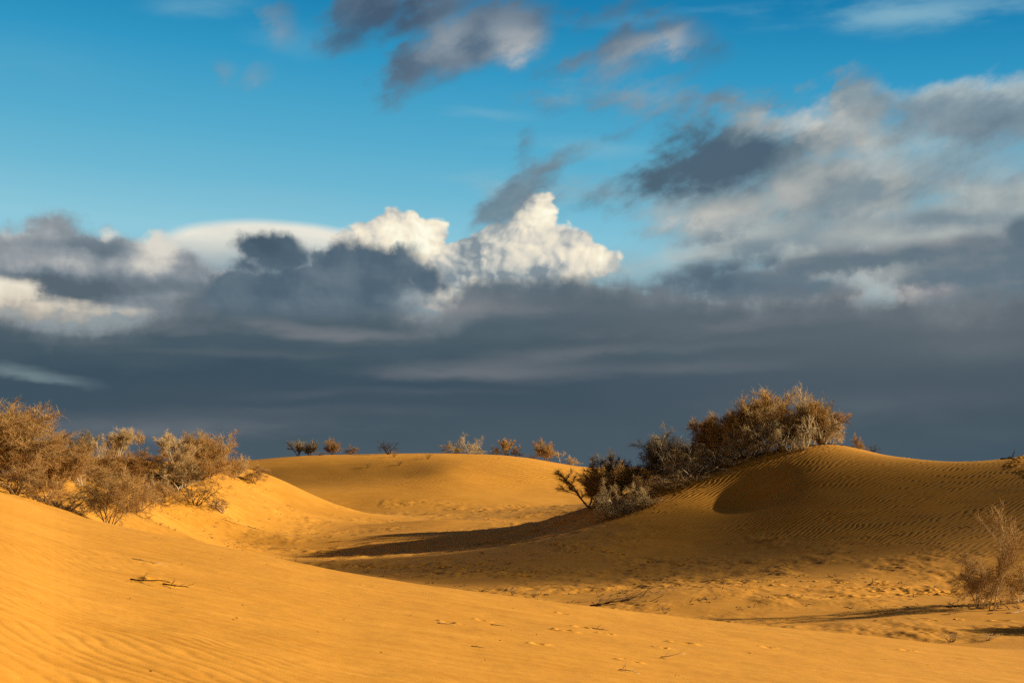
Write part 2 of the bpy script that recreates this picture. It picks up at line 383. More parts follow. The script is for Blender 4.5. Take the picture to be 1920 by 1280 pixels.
# ---------------------------------------------------------------- the lie of the land
# survey points: (column, row) in the photograph and the distance at which that ground lies
SURVEY = [
    # flat and hollow
    (1900, 1145, 40), (1650, 1143, 40.5), (1400, 1140, 41.5), (1900, 1092, 50), (1600, 1092, 50), (1250, 1105, 46.5), (1920, 1200, 33.5), (1700, 1200, 34),
    (1400, 1062, 60), (1250, 1055, 65), (1100, 1125, 47), (1100, 1040, 66), (900, 1062, 64), (700, 1047, 74), (560, 1047, 78), (800, 1088, 57), (640, 1070, 66), (950, 1110, 50), (1350, 1190, 34), (1100, 1190, 36),
    (400, 1022, 80), (510, 1003, 94), (700, 1000, 95), (900, 1000, 89), (1000, 992, 87), (560, 975, 111), (700, 955, 145), (900, 955, 142), (550, 950, 140), (1000, 948, 148), (800, 975, 109), (1000, 965, 117),
    (1010, 1010, 80), (1000, 985, 98), (1052, 976, 100), (950, 990, 95), (1040, 968, 114),
    # far dune
    (400, 870, 185), (470, 865, 185), (520, 859.5, 185), (600, 855.5, 185), (700, 854, 185), (800, 852.5, 185), (900, 852.5, 185), (950, 855.5, 185), (1000, 862, 185), (1050, 871, 185), (1110, 883, 185), (1200, 893, 185), (1350, 900, 185),
    (480, 890, 166), (600, 896, 168), (720, 893, 167), (860, 892, 166), (1000, 905, 166), (1100, 915, 166), (600, 928, 152), (800, 929, 152), (1000, 934, 155), (1150, 940, 155),
    (400, 905, 235), (600, 905, 235), (800, 905, 235), (1000, 905, 235), (1200, 905, 235), (1500, 900, 235), (1800, 900, 235), (200, 900, 235), (0, 900, 235),
    # left shrub dune
    (470, 988, 100), (430, 935, 107), (350, 985, 87), (280, 965, 75), (420, 897, 116), (250, 948, 72), (160, 915, 62), (40, 888, 56), (150, 872, 80), (300, 874, 100), (400, 883, 121), (480, 896, 128), (525, 909, 138), (370, 925, 98), (440, 1008, 92),
    (300, 892, 140), (100, 885, 125), (0, 868, 82), (0, 872, 100), (-110, 866, 100), (130, 872, 96), (50, 868, 90), (200, 890, 165), (60, 935, 45), (130, 962, 46), (230, 990, 55), (320, 1008, 70), (-100, 860, 70), (-150, 900, 45), (-150, 870, 120), (520, 940, 125), (0, 885, 120),
    # shrub crowned dune on the right
    (1065, 978, 86), (1110, 952, 87), (1160, 932, 88), (1200, 914, 88), (1250, 897, 88.5), (1300, 882, 89), (1350, 866, 89), (1400, 853, 89), (1450, 845, 88), (1500, 838, 87), (1550, 834, 86), (1600, 840, 86), (1650, 852, 86), (1700, 860, 86),
    (1760, 865, 86), (1830, 866, 85), (1880, 861, 85), (1925, 855, 85), (2010, 843, 85), (2150, 840, 80),
    (1150, 1000, 73), (1220, 975, 76.5), (1300, 950, 79), (1300, 1022, 70), (1400, 948, 79), (1400, 1003, 71), (1500, 900, 79), (1500, 958, 73), (1500, 1032, 63.5), (1600, 898, 77.5), (1600, 958, 71), (1600, 1042, 60),
    (1750, 902, 76), (1750, 960, 68), (1750, 1042, 57), (1900, 900, 74), (1900, 968, 64), (1920, 1052, 53), (2080, 900, 68), (2080, 1000, 55), (2100, 1150, 40),
    (1650, 862, 93), (1700, 870, 93), (1760, 875, 93), (1830, 876, 93), (1925, 866, 94), (1600, 848, 94),
    (1110, 960, 112), (1200, 925, 113), (1300, 908, 112), (1400, 890, 110), (1550, 876, 110), (1700, 890, 110), (1850, 892, 110), (2000, 880, 110), (1300, 918, 145), (1550, 910, 145), (1800, 910, 145), (2050, 900, 145),
]
# brow of the near dune: (column, row, distance)
BROW = [(-500, 835, 30), (-200, 878, 30), (0, 919, 30), (60, 944, 30), (130, 967, 30), (250, 995, 29.5), (400, 1022, 29.5), (560, 1054, 29), (640, 1071, 29), (800, 1094, 29), (900, 1109, 29), (1100, 1136, 29), (1250, 1155, 29.5),
        (1500, 1184, 30), (1700, 1204, 31), (1920, 1226, 32), (2150, 1250, 33), (2600, 1290, 34)]

def at(c, r, y): return (c-960)/FPX*y, y, CAM_Z-(r-HROW)/FPX*y

def _tps_fit(P, z, lam):
    d2 = ((P[:, None]-P[None])**2).sum(-1)
    K = .5*d2*np.log(d2+1e-12)
    n = len(P)
    A = np.zeros((n+3, n+3)); A[:n, :n] = K+lam*np.eye(n)
    A[:n, n] = 1; A[:n, n+1:] = P; A[n, :n] = 1; A[n+1:, :n] = P.T
    return np.linalg.solve(A, np.r_[z, 0, 0, 0])

_S = np.array([at(*s) for s in SURVEY])
_SP = np.c_[_S[:, 0]/_S[:, 1]*1.0, np.log(_S[:, 1])]
_SW = _tps_fit(_SP, _S[:, 2], 2e-5)

def _tps(t, q):
    out = _SW[-3]+_SW[-2]*t+_SW[-1]*q
    for (a, b), w in zip(_SP, _SW):
        d2 = (t-a)**2+(q-b)**2
        out = out+w*.5*d2*np.log(d2+1e-12)
    return out

def broad_form(th, r):
    """large scale height on a polar grid: th azimuth from the view, r distance (1-D arrays) -> z, near-dune mask"""
    TH, R = np.meshgrid(th, r)
    X = R*np.sin(TH); Y = R*np.cos(TH)
    # surveyed ground, evaluated coarsely in front of the viewer and interpolated
    tc = np.linspace(-.62, .62, 161); qc = np.linspace(math.log(24), math.log(300), 150)
    T, Q = np.meshgrid(tc, qc)
    Zc = _tps(T, Q)
    t = np.clip(np.tan(np.clip(TH, -1.0, 1.0)), -.6199, .6199)
    q = np.clip(np.log(np.maximum(R*np.cos(np.clip(TH, -1.0, 1.0)), 1)), qc[0], qc[-1]-1e-6)
    zt = _bicubic(Zc, (t-tc[0])/(tc[1]-tc[0]), (q-qc[0])/(qc[1]-qc[0]))
    zt = np.clip(zt, -3, 9)
    plain = -.4+.8*fbm(X/90, Y/90, 3, 5)+.9*fbm(X/400, Y/400, 2, 8)
    wfr = 1-sstep(.50, .95, np.abs(TH)); wfr = wfr*(1-sstep(230, 420, R))
    zt = plain*(1-wfr)+zt*wfr
    # near dune
    B = np.array(BROW, float)
    bt = np.arctan((B[:, 0]-960)/FPX); by = B[:, 2]; bz = CAM_Z-(B[:, 1]-HROW)/FPX*by+.09
    tt = np.linspace(-math.pi, math.pi, 721)
    def sm(v):
        a = np.interp(tt, bt, v); k = np.hanning(9); k /= k.sum()
        return np.convolve(np.pad(a, 4, mode='edge'), k, mode='valid')
    brow_z = np.interp(TH, tt, sm(bz)); brow_y = np.interp(TH, tt, sm(by)); brow_r = brow_y/np.cos(np.clip(TH, -.7, .7))
    z0 = 2.5
    m = (brow_z-z0)/brow_r
    d = R-brow_r
    w = 1.6                                               # half width of the rounding
    fall = -.42-m
    zf = z0+m*R+np.where(d < -w, 0, np.where(d > w, fall*d, fall*(d+w)**2/(4*w)))
    zf = zf+.10*np.sin(np.clip(R/brow_r, 0, 1)*math.pi)*.6
    wb = sstep(.75, 1.5, np.abs(TH))
    zb = z0-.10*X-.03*Y; zb = zb*(1-sstep(15, 60, R))-4*sstep(20, 80, R)
    zf = zf*(1-wb)+zb*wb
    z = smax(zf, zt, .35)
    z = np.where(zf > zt+.35, zf, z)
    near = sstep(-.1, .5, zf-zt)*(1-sstep(-1, 6, d))
    return X, Y, z, near, d

def _bicubic(Z, u, v):
    n, m = Z.shape
    iu = np.clip(np.floor(u).astype(int), 1, m-3); iv = np.clip(np.floor(v).astype(int), 1, n-3)
    fu = u-iu; fv = v-iv
    def w(f): return (-.5*f+f*f-.5*f**3, 1-2.5*f*f+1.5*f**3, .5*f+2*f*f-1.5*f**3, -.5*f*f+.5*f**3)
    wu = w(fu); wv = w(fv)
    out = 0
    for a in range(4):
        row = 0
        for b in range(4): row = row+wu[b]*Z[iv+a-1, iu+b-1]
        out = out+wv[a]*row
    return out

def ripples(X, Y, nx, ny, lam, seed, warp=.35, wl=5.0):
    p = X*nx+Y*ny
    p = p+warp*fbm(X/wl, Y/wl, 3, seed)+.30*lam*fbm(X/(2.6*lam), Y/(2.6*lam), 2, seed+3)
    ph = p/lam*2*math.pi
    return np.sin(ph)+.28*np.sin(2*ph+.9)

def footprint(X, Y, Z, x, y, ang, size, depth):
    r = size*1.6
    k = (np.abs(X-x) < r) & (np.abs(Y-y) < r)
    if not k.any(): return
    dx = X[k]-x; dy = Y[k]-y
    c, s = math.cos(ang), math.sin(ang)
    a = (dx*c+dy*s)/size; b = (-dx*s+dy*c)/(size*.55)
    q = np.sqrt(a*a+b*b)
    Z[k] += depth*(-1.3*np.exp(-(q/.62)**2)+.75*np.exp(-((q-1.05)/.35)**2))

def build_grid():
    rng = np.random.default_rng(4)
    dense = np.radians(np.arange(-23.5, 23.5001, .044))
    side = []
    a, st = math.radians(23.5), math.radians(.06)
    while a < math.pi-.02:
        a += st; st = min(st*1.12, math.radians(6)); side.append(min(a, math.pi-.01))
    th = np.r_[-np.array(side[::-1]), dense, np.array(side)]
    r = np.r_[np.geomspace(.5, 7, 14)[:-1], np.geomspace(7, 36, 430)[:-1], np.linspace(36, 100, 720)[:-1], np.linspace(100, 200, 300)[:-1], np.geomspace(200, 9000, 70)]
    X, Y, Z, near, d = broad_form(th, r)
    TH, R = np.meshgrid(th, r)
    C = 960+FPX*np.tan(np.clip(TH, -1.2, 1.2))             # photograph column, for laying out regions of ground
    front = 1-sstep(.42, .5, np.abs(TH))
    # gentle undulation everywhere
    Z += (.05*fbm(X/7, Y/7, 3, 21)+.10*fbm(X/23, Y/23, 2, 33)*(1-near))*np.clip(R/20, .3, 1)
    far_d = sstep(140, 158, Y)*(1-sstep(190, 215, Y))*front
    xb = (838-960)/FPX*168
    Z += .5*np.exp(-((X-xb)/4.0)**2-((Y-167)/8)**2)*front      # a swell on the far dune whose sunward side glows
    # dune face on the right
    rise = sstep(.25, 1.2, Z)*sstep(1120, 1230, C)*(Y > 45)*(Y < 100)*(1-near)*front
    rr = ripples(X, Y, .76, -.65, .31, 50, .35, 6.0)
    amp = .017*rise*(1-.6*sstep(3.6, 4.9, Z))*(.85+.45*fbm(X/5, Y/5, 3, 71))
    Z += rr*np.clip(amp, 0, .03)
    rr2 = ripples(X, Y, .80, -.60, .27, 57, .3, 3.0)
    Z += rr2*.006*sstep(3.4, 4.6, Z)*rise
    # far dune
    amp = .03*far_d*sstep(.3, 1.5, Z)*np.clip(.3+.9*fbm(X/14, Y/14, 2, 88), 0, 1)
    Z += ripples(X, Y, .80, -.6, .62, 60, .6, 9.0)*amp
    # near dune: fine ripples in patches, strongest low on the left
    patch = np.clip(.30+.9*fbm(X/3.0, Y/5.0, 3, 91), 0, 1)*near
    patch = patch*(.55+.9*sstep(900, 200, C)*sstep(17, 9, Y))
    Z += ripples(X, Y, .66, .75, .23, 95, .34, 2.2)*.0026*patch*(R > 6)
    Z += near*.010*fbm(X/.9, Y/1.3, 4, 44)
    # trampled and wind pocked flat
    flat = (1-near)*(1-rise)*sstep(2.2, .6, Z)*(Y < 150)*front
    po = fbm(X/.9, Y/1.4, 4, 101, .55); po2 = fbm(X/3.2, Y/4.0, 3, 111)
    Z += flat*(.048*po*np.clip(.42+po2, 0, 1.4)+.03*po2)
    lf = sstep(560, 420, C)*(Y > 44)*(Y < 130)*(1-near)*front
    Z += lf*.03*fbm(X/1.0, Y/1.0, 4, 131)
    # tracks
    def trail(pts, step, size, depth, jit):
        P = [np.array((*hit_flat(c, y),)) for c, y in pts]
        side = 1
        for A, Bq in zip(P[:-1], P[1:]):
            n = max(1, int(np.linalg.norm(Bq-A)/step)); u = (Bq-A)/np.linalg.norm(Bq-A)
            for i in range(n):
                p = A+u*step*(i+.5)+np.array((-u[1], u[0]))*(.14*side)+rng.normal(0, jit, 2); side = -side
                footprint(X, Y, Z, p[0], p[1], math.atan2(u[1], u[0])+rng.normal(0, .2), size*rng.uniform(.8, 1.25), depth*rng.uniform(.6, 1.3))
    def hit_flat(c, y): return (c-960)/FPX*y, y
    trail([(1330, 53), (1500, 51.5), (1620, 50), (1800, 47)], .55, .24, .075, .10)
    trail([(1380, 49), (1560, 48), (1800, 46)], .6, .22, .06, .14)
    trail([(1560, 45), (1700, 46), (1780, 49)], .65, .22, .05, .10)
    trail([(640, 70), (780, 66), (900, 62), (1010, 58)], .7, .22, .06, .12)
    trail([(1000, 92), (960, 108), (880, 124)], .7, .24, .06, .10)
    trail([(930, 84), (1010, 74), (1090, 66)], .7, .22, .05, .06)
    trail([(1040, 72), (1180, 66), (1300, 61)], .65, .22, .05, .25)
    trail([(1895, 77), (1905, 81), (1930, 85)], .6, .30, .10, .08)
    trail([(1990, 70), (1915, 76)], .6, .30, .09, .08)
    for k in range(150):
        c = rng.uniform(650, 1900); y = rng.uniform(38, 92)
        footprint(X, Y, Z, *hit_flat(c, y), rng.uniform(0, 6.3), rng.uniform(.12, .3), rng.uniform(.02, .05)*(1 if y < 70 else .8))
    # pits and little wind tails on the near dune
    for c, y, s, dp in [(297, 17.0, .16, .05), (1090, 21.5, .13, .035), (1060, 20.3, .16, .04), (905, 20.2, .12, .03), (840, 18.9, .12, .03), (1055, 24.5, .12, .03), (1280, 21.0, .2, .04), (1010, 17.6, .12, .03), (1180, 17.0, .14, .03),
                        (1135, 20.8, .12, .03), (1240, 19.3, .11, .025), (1440, 22.8, .14, .03), (1700, 26.0, .15, .03), (275, 19.5, .10, .02), (690, 24, .10, .02)]:
        footprint(X, Y, Z, *hit_flat(c, y), rng.uniform(-.4, .4), s, dp)
    # a heap where the big stick is buried
    x0, y0 = hit_flat(300, 17.25)
    Z += .032*np.exp(-(((X-x0)/.28)**2+((Y-y0)/.22)**2))
    return th, r, X, Y, Z, near, TH, R, C, d

class Ground: pass

def build_ground(mat):
    th, r, X, Y, Z, near, TH, R, C, d = build_grid()
    G_ = Ground(); G_.th = th; G_.r = r; G_.Z = Z
    n, m = Z.shape
    # normals from the whole sheet, so that the pieces meet without a seam
    P = np.stack([X, Y, Z], -1)
    dr = np.empty_like(P); dt = np.empty_like(P)
    dr[1:-1] = P[2:]-P[:-2]; dr[0] = P[1]-P[0]; dr[-1] = P[-1]-P[-2]
    dt[:, 1:-1] = P[:, 2:]-P[:, :-2]; dt[:, 0] = P[:, 1]-P[:, 0]; dt[:, -1] = P[:, -1]-P[:, -2]
    N = np.cross(dt, dr); N /= np.linalg.norm(N, axis=-1, keepdims=True)+1e-12
    N = np.where(N[..., 2:] < 0, -N, N)
    idx = np.arange(n*m).reshape(n, m)
    F = np.stack([idx[:-1, :-1], idx[:-1, 1:], idx[1:, 1:], idx[1:, :-1]], -1).reshape(-1, 4)
    # close the ring behind the viewer
    ring = np.stack([idx[:-1, -1], idx[:-1, 0], idx[1:, 0], idx[1:, -1]], -1)
    F = np.r_[F, ring]
    fz = Z.ravel()[F].mean(1); fy = Y.ravel()[F].mean(1); fx = X.ravel()[F].mean(1); fn = near.ravel()[F].mean(1); fr = R.ravel()[F].mean(1)
    fc = 960+FPX*fx/np.maximum(fy, 1); fd = d.ravel()[F].mean(1)
    lab = np.zeros(len(F), int)
    fr_ok = (fy > 30) & (np.abs(fx/np.maximum(fy, 1)) < .5)
    lab[fr_ok & (fy > 150) & (fy < 232) & (fz > .5)] = 1
    lab[fr_ok & (fy > 50) & (fy <= 140) & (fc > 1040) & (fz > .45)] = 2
    lab[fr_ok & (fy > 33) & (fy <= 140) & (fc < 560) & (fz > .2) & (fd > 1.5)] = 3
    lab[(fr < 36) & (fd < 1.5)] = 4
    names = ['sand_flat', 'far_dune', 'rippled_dune', 'shrub_dune', 'foreground_dune']
    labels = ['trampled orange sand flat lying in the hollow between the dunes', 'broad low golden dune with a bare smooth crest in the distance',
              'brown rippled dune crowned with dry shrubs', 'bright sand bank covered with tangled dry shrubs', 'smooth golden dune slope under the viewer']
    G_.parts = []
    for k, nm in enumerate(names):
        f = F[lab == k]
        u, inv = np.unique(f, return_inverse=True)
        me = bpy.data.meshes.new(nm)
        me.vertices.add(len(u)); me.vertices.foreach_set('co', P.reshape(-1, 3)[u].astype(np.float32).ravel())
        nf = len(f)
        me.loops.add(nf*4); me.polygons.add(nf)
        me.loops.foreach_set('vertex_index', inv.reshape(-1).astype(np.int32))
        me.polygons.foreach_set('loop_start', np.arange(0, nf*4, 4, dtype=np.int32))
        me.update(calc_edges=True)
        me.polygons.foreach_set('use_smooth', np.ones(nf, bool))
        me.normals_split_custom_set_from_vertices(N.reshape(-1, 3)[u].astype(np.float32))
        me.materials.append(mat)
        o = bpy.data.objects.new(nm, me); COL.objects.link(o)
        o['kind'] = 'structure'; o['label'] = labels[k]; o['category'] = 'ground'
        G_.parts.append(o)
    lr = np.arange(len(r))
    def height(x, y):
        t = math.atan2(x, y); q = math.hypot(x, y)
        i = np.interp(t, th, np.arange(len(th))); j = np.interp(q, r, lr)
        i0 = int(min(i, len(th)-2)); j0 = int(min(j, len(r)-2)); u = i-i0; v = j-j0
        return float((Z[j0, i0]*(1-u)+Z[j0, i0+1]*u)*(1-v)+(Z[j0+1, i0]*(1-u)+Z[j0+1, i0+1]*u)*v)
    G_.height = height
    return G_
# ---------------------------------------------------------------- materials
def nodes_of(m):
    m.use_nodes = True
    nt = m.node_tree; nt.nodes.clear(); G.nt = nt
    return nt

def sand_material():
    m = bpy.data.materials.new('sand'); nt = nodes_of(m)
    tc = G.node('ShaderNodeTexCoord'); p = G(tc.outputs['Object'])
    def nz(scale, detail=4, rough=.55, dist=0.0):
        n = G.node('ShaderNodeTexNoise'); G.put(n.inputs['Vector'], p)
        n.inputs['Scale'].default_value = scale; n.inputs['Detail'].default_value = detail; n.inputs['Roughness'].default_value = rough; n.inputs['Distortion'].default_value = dist
        return G(n.outputs[0])
    big = nz(.05, 3); mid = nz(.7, 5, .6); fine = nz(9, 4, .65); grain = nz(60, 2, .6)
    n = G.node('ShaderNodeValToRGB'); e = n.color_ramp.elements
    e[0].position = .36; e[0].color = (*SAND_A, 1); e[1].position = .62; e[1].color = (*SAND_B, 1)
    st = G.node('ShaderNodeMapping'); G.put(st.inputs[0], p); st.inputs['Rotation'].default_value = (0, 0, math.radians(42)); st.inputs['Scale'].default_value = (.6, 5.0, 1)
    sn = G.node('ShaderNodeTexNoise'); nt.links.new(st.outputs[0], sn.inputs['Vector']); sn.inputs['Scale'].default_value = .8; sn.inputs['Detail'].default_value = 5
    streak = G(sn.outputs[0])
    G.put(n.inputs[0], big*.25+mid*.2+fine*.25+streak*.3)
    c = G(n.outputs[0])
    # scattered darker crumbs of dead plant matter
    sp = smooth(.68, .74, nz(5.5, 3, .7), 0, .35)
    c = mix(sp*smooth(.5, .62, nz(.22, 3)), c, (.16, .085, .03, 1))
    b = G.node('ShaderNodeBsdfPrincipled')
    G.put(b.inputs['Base Color'], c)
    b.inputs['Roughness'].default_value = .92; b.inputs['Specular IOR Level'].default_value = .15
    bm = G.node('ShaderNodeBump'); bm.inputs['Strength'].default_value = .35; bm.inputs['Distance'].default_value = .02
    G.put(bm.inputs['Height'], fine*.7+grain*.25+nz(2.6, 4, .6)*.9)
    nt.links.new(bm.outputs[0], b.inputs['Normal'])
    o = G.node('ShaderNodeOutputMaterial'); nt.links.new(b.outputs[0], o.inputs[0])
    return m

def wood_material(name, a, b_, scale=3.0, rough=.85, transl=0.0):
    m = bpy.data.materials.new(name); nt = nodes_of(m)
    tc = G.node('ShaderNodeTexCoord')
    n = G.node('ShaderNodeTexNoise'); nt.links.new(tc.outputs['Object'], n.inputs['Vector'])
    n.inputs['Scale'].default_value = scale; n.inputs['Detail'].default_value = 5; n.inputs['Roughness'].default_value = .7
    oi = G.node('ShaderNodeObjectInfo')
    r = G.node('ShaderNodeValToRGB'); e = r.color_ramp.elements
    e[0].position = .34; e[0].color = (*a, 1); e[1].position = .66; e[1].color = (*b_, 1)
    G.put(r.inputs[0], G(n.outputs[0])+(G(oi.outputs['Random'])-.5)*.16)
    b = G.node('ShaderNodeBsdfPrincipled')
    nt.links.new(r.outputs[0], b.inputs['Base Color'])
    b.inputs['Roughness'].default_value = rough; b.inputs['Specular IOR Level'].default_value = .25
    o = G.node('ShaderNodeOutputMaterial'); nt.links.new(b.outputs[0], o.inputs[0])
    return m

# ---------------------------------------------------------------- dry shrubs
def tube_mesh(name, lines, mat):
    """lines: list of (points, radii); one mesh of tapering tubes"""
    V, F = [], []
    for pts, rad in lines:
        k = 6 if rad[0] > .03 else (4 if rad[0] > .012 else 3)
        pts = [Vector(p) for p in pts]
        base = len(V)
        d = (pts[1]-pts[0]).normalized()
        u = d.orthogonal().normalized()
        for i, p in enumerate(pts):
            if 0 < i < len(pts)-1: d = (pts[i+1]-pts[i-1]).normalized()
            elif i: d = (pts[i]-pts[i-1]).normalized()
            u = (u-d*u.dot(d)).normalized(); v = d.cross(u)
            for a in range(k):
                t = 2*math.pi*a/k
                V.append(p+(u*math.cos(t)+v*math.sin(t))*rad[i])
        for i in range(len(pts)-1):
            for a in range(k):
                F.append((base+i*k+a, base+i*k+(a+1) % k, base+(i+1)*k+(a+1) % k, base+(i+1)*k+a))
        F.append(tuple(base+(len(pts)-1)*k+a for a in range(k)))
        F.append(tuple(base+a for a in reversed(range(k))))
    me = bpy.data.meshes.new(name); me.from_pydata(V, [], F)
    me.polygons.foreach_set('use_smooth', [True]*len(F)); me.materials.append(mat)
    return me

def strand_mesh(name, A, D1, D2, L, rad, mat):
    """many fine twigs at once: start A, direction D1 then D2, length L, radius rad (numpy arrays)"""
    n = len(A)
    M = A+D1*(L*.5)[:, None]; E = M+D2*(L*.5)[:, None]
    up = np.random.default_rng(n).normal(size=(n, 3))
    u = np.cross(D1, up); u /= np.linalg.norm(u, axis=1, keepdims=True)+1e-9
    v = np.cross(D1, u)
    co = np.empty((n, 9, 3))
    for ring, (P, s) in enumerate(((A, 1.0), (M, .8), (E, .35))):
        for a in range(3):
            t = 2*math.pi*a/3
            co[:, ring*3+a] = P+(u*math.cos(t)+v*math.sin(t))*(rad*s)[:, None]
    fs = []
    for ring in range(2):
        for a in range(3):
            fs.append((ring*3+a, ring*3+(a+1) % 3, ring*3+3+(a+1) % 3, ring*3+3+a))
    fs = np.array(fs)
    F = (np.arange(n)[:, None, None]*9+fs[None]).reshape(-1)
    nf = n*6
    me = bpy.data.meshes.new(name)
    me.vertices.add(n*9); me.vertices.foreach_set('co', co.astype(np.float32).ravel())
    me.loops.add(nf*4); me.polygons.add(nf)
    me.loops.foreach_set('vertex_index', F.astype(np.int32)); me.polygons.foreach_set('loop_start', np.arange(0, nf*4, 4, dtype=np.int32))
    me.update(calc_edges=True); me.validate()
    me.polygons.foreach_set('use_smooth', np.ones(nf, bool))
    me.materials.append(mat)
    return me

def make_shrub(seed, stems=7, h=1.0, spread=.9, lean=(0, 0), curve=.25, droop=.25, kids=5, levels=3, trunk_r=.03, twigs=3500, twig_l=.22, twig_r=.0035, upright=.3, bare=.25, tuft=1.0, gap=.5):
    """unit shrub about 1 high: returns (wood lines, twig arrays)"""
    R = random.Random(seed); rng = np.random.default_rng(seed)
    lines = []; tips = []
    def grow(p, d, length, r, lev):
        n = 6 if lev == 0 else 4
        pts = [p.copy()]; rad = [r]
        q = p.copy(); dd = d.copy()
        bend = Vector((R.gauss(0, 1), R.gauss(0, 1), R.gauss(0, .6))).normalized()
        for i in range(n):
            dd = (dd+bend*curve*.5+Vector((R.gauss(0, .13), R.gauss(0, .13), R.gauss(0, .1)))+Vector((0, 0, (.10 if lev < 2 else 0)-droop*(i/n)*(.6+.5*lev)))).normalized()
            q = q+dd*(length/n)
            if q.z < .02: q.z = .02+R.random()*.03
            pts.append(q.copy()); rad.append(r*(1-.62*(i+1)/n))
        lines.append((pts, rad))
        if lev >= levels-1:
            tips.append((pts, lev))
            return
        if lev >= 1: tips.append((pts[2:], lev))
        k = kids if lev == 0 else max(2, kids-1)
        for j in range(k):
            t = bare+(1-bare)*(j+R.random())/k
            f = t*(len(pts)-1); i = min(int(f), len(pts)-2)
            b = pts[i].lerp(pts[i+1], f-i)
            ax = (pts[i+1]-pts[i]).normalized()
            o = ax.orthogonal().normalized(); o.rotate(__import__('mathutils').Quaternion(ax, R.random()*6.283))
            nd = (ax*(1-spread*.55)+o*spread*.75+Vector((0, 0, upright*.5))).normalized()
            grow(b, nd, length*(.62-.18*t)*R.uniform(.75, 1.25), r*(.55-.2*t), lev+1)
    for s in range(stems):
        a = 6.283*(s+R.random()*.8)/stems
        o = Vector((math.cos(a), math.sin(a), 0))
        tilt = spread*R.uniform(.25, 1.15)
        d = (o*tilt+Vector((lean[0], lean[1], 1.0))).normalized()
        grow(o*R.uniform(.01, .07), d, h*R.uniform(.6, .95), trunk_r*R.uniform(.6, 1.1), 0)
    # twigs along the outer branches; some clusters are left thin so that light shows through
    A, D = [], []
    wts = []
    for pts, lev in tips: wts.append(sum((pts[i+1]-pts[i]).length for i in range(len(pts)-1))*(1.0 if lev >= levels-1 else .5)*(R.random()**gap+.05))
    wts = np.array(wts); cnt = np.maximum(1, (wts/wts.sum()*twigs)).astype(int)
    for (pts, lev), c in zip(tips, cnt):
        P = np.array([list(p) for p in pts]); seg = np.diff(P, axis=0)
        t = rng.random(c)**.7*(len(P)-1); i = np.minimum(t.astype(int), len(P)-2)
        f = (t-i)[:, None]
        A.append(P[i]*(1-f)+P[i+1]*f)
        dirs = seg[i]/(np.linalg.norm(seg[i], axis=1, keepdims=True)+1e-9)
        D.append(dirs)
    A = np.concatenate(A); D = np.concatenate(D); n = len(A)
    rn = rng.normal(size=(n, 3))*.62*tuft
    D1 = D*.75+rn+np.array((0, 0, upright*.55)); D1 /= np.linalg.norm(D1, axis=1, keepdims=True)
    D2 = D1+rng.normal(size=(n, 3))*.35+np.array((0, 0, -droop)); D2 /= np.linalg.norm(D2, axis=1, keepdims=True)
    L = twig_l*rng.uniform(.35, 1.3, n); rad = twig_r*rng.uniform(.6, 1.3, n)
    return lines, (A, D1, D2, L, rad)

def hit(c, r, y0=34):
    """distance at which the sight line of that column and row first meets the ground"""
    y = y0
    while y < 290:
        if GR.height((c-960)/FPX*y, y) >= CAM_Z-(r-HROW)/FPX*y: return y
        y += .15
    return 185

class Proto: pass
PROTO = {}
def proto(key, **kw):
    ln, tw = make_shrub(**kw)
    z = np.concatenate([np.array([list(q) for q in p]) for p, _ in ln])
    z = np.r_[z, tw[0]+tw[1]*tw[3][:, None]*.5+tw[2]*tw[3][:, None]*.5]
    q = Proto(); q.h = float(np.percentile(z[:, 2], 99)); q.w = float(np.percentile(z[:, 0], 98)-np.percentile(z[:, 0], 2))
    q.cx = float((np.percentile(z[:, 0], 98)+np.percentile(z[:, 0], 2))/2)
    q.trunk = tube_mesh('trunk', ln, M['pale_wood']); q.crown = strand_mesh('crown', *tw, M['gold_twig'])
    PROTO[key] = q

def set_mat(o, mat):
    o.material_slots[0].link = 'OBJECT'; o.material_slots[0].material = mat

def shrub(key, c, y, wpx, hpx, twig, wood, label, group, name='dry_shrub', sink=.0, yaw=None, flip=False, parts=True, rise=0.0):
    """a shrub standing where column c of the photograph meets the ground at distance y, wpx x hpx photograph pixels large"""
    q = PROTO[key]
    if y > 300: y = hit(c, y)
    x = (c-960)/FPX*y
    z = GR.height(x, y)
    H = hpx/FPX*y; W = wpx/FPX*y
    e = bpy.data.objects.new(name, None); COL.objects.link(e)
    if DEBUG: print('SHRUB', key, c, 'base %.0f top %.0f y %.0f z %.2f' % (HROW-(z-CAM_Z)/y*FPX, HROW-(z-CAM_Z)/y*FPX-hpx, y, z))
    e.empty_display_size = .3
    sx = W/q.w; sz = H/q.h
    e.location = (x-(q.cx*sx*(-1 if flip else 1)), y, z-sink*H+rise)
    e.scale = (-sx if flip else sx, (sx+sz)/2, sz)
    e.rotation_euler = (0, 0, yaw or 0)
    e['label'] = label; e['category'] = 'shrub'; e['group'] = group
    for nm, me, mat in (('trunk', q.trunk, wood), ('crown', q.crown, twig)):
        o = bpy.data.objects.new(nm, me); COL.objects.link(o); o.parent = e
        set_mat(o, M[mat])
    return e

def branch_thing(name, lines, mat, loc, label, cat, group=None):
    me = tube_mesh(name, lines, M[mat])
    o = bpy.data.objects.new(name, me); COL.objects.link(o)
    o.location = loc; o['label'] = label; o['category'] = cat
    if group: o['group'] = group
    return o

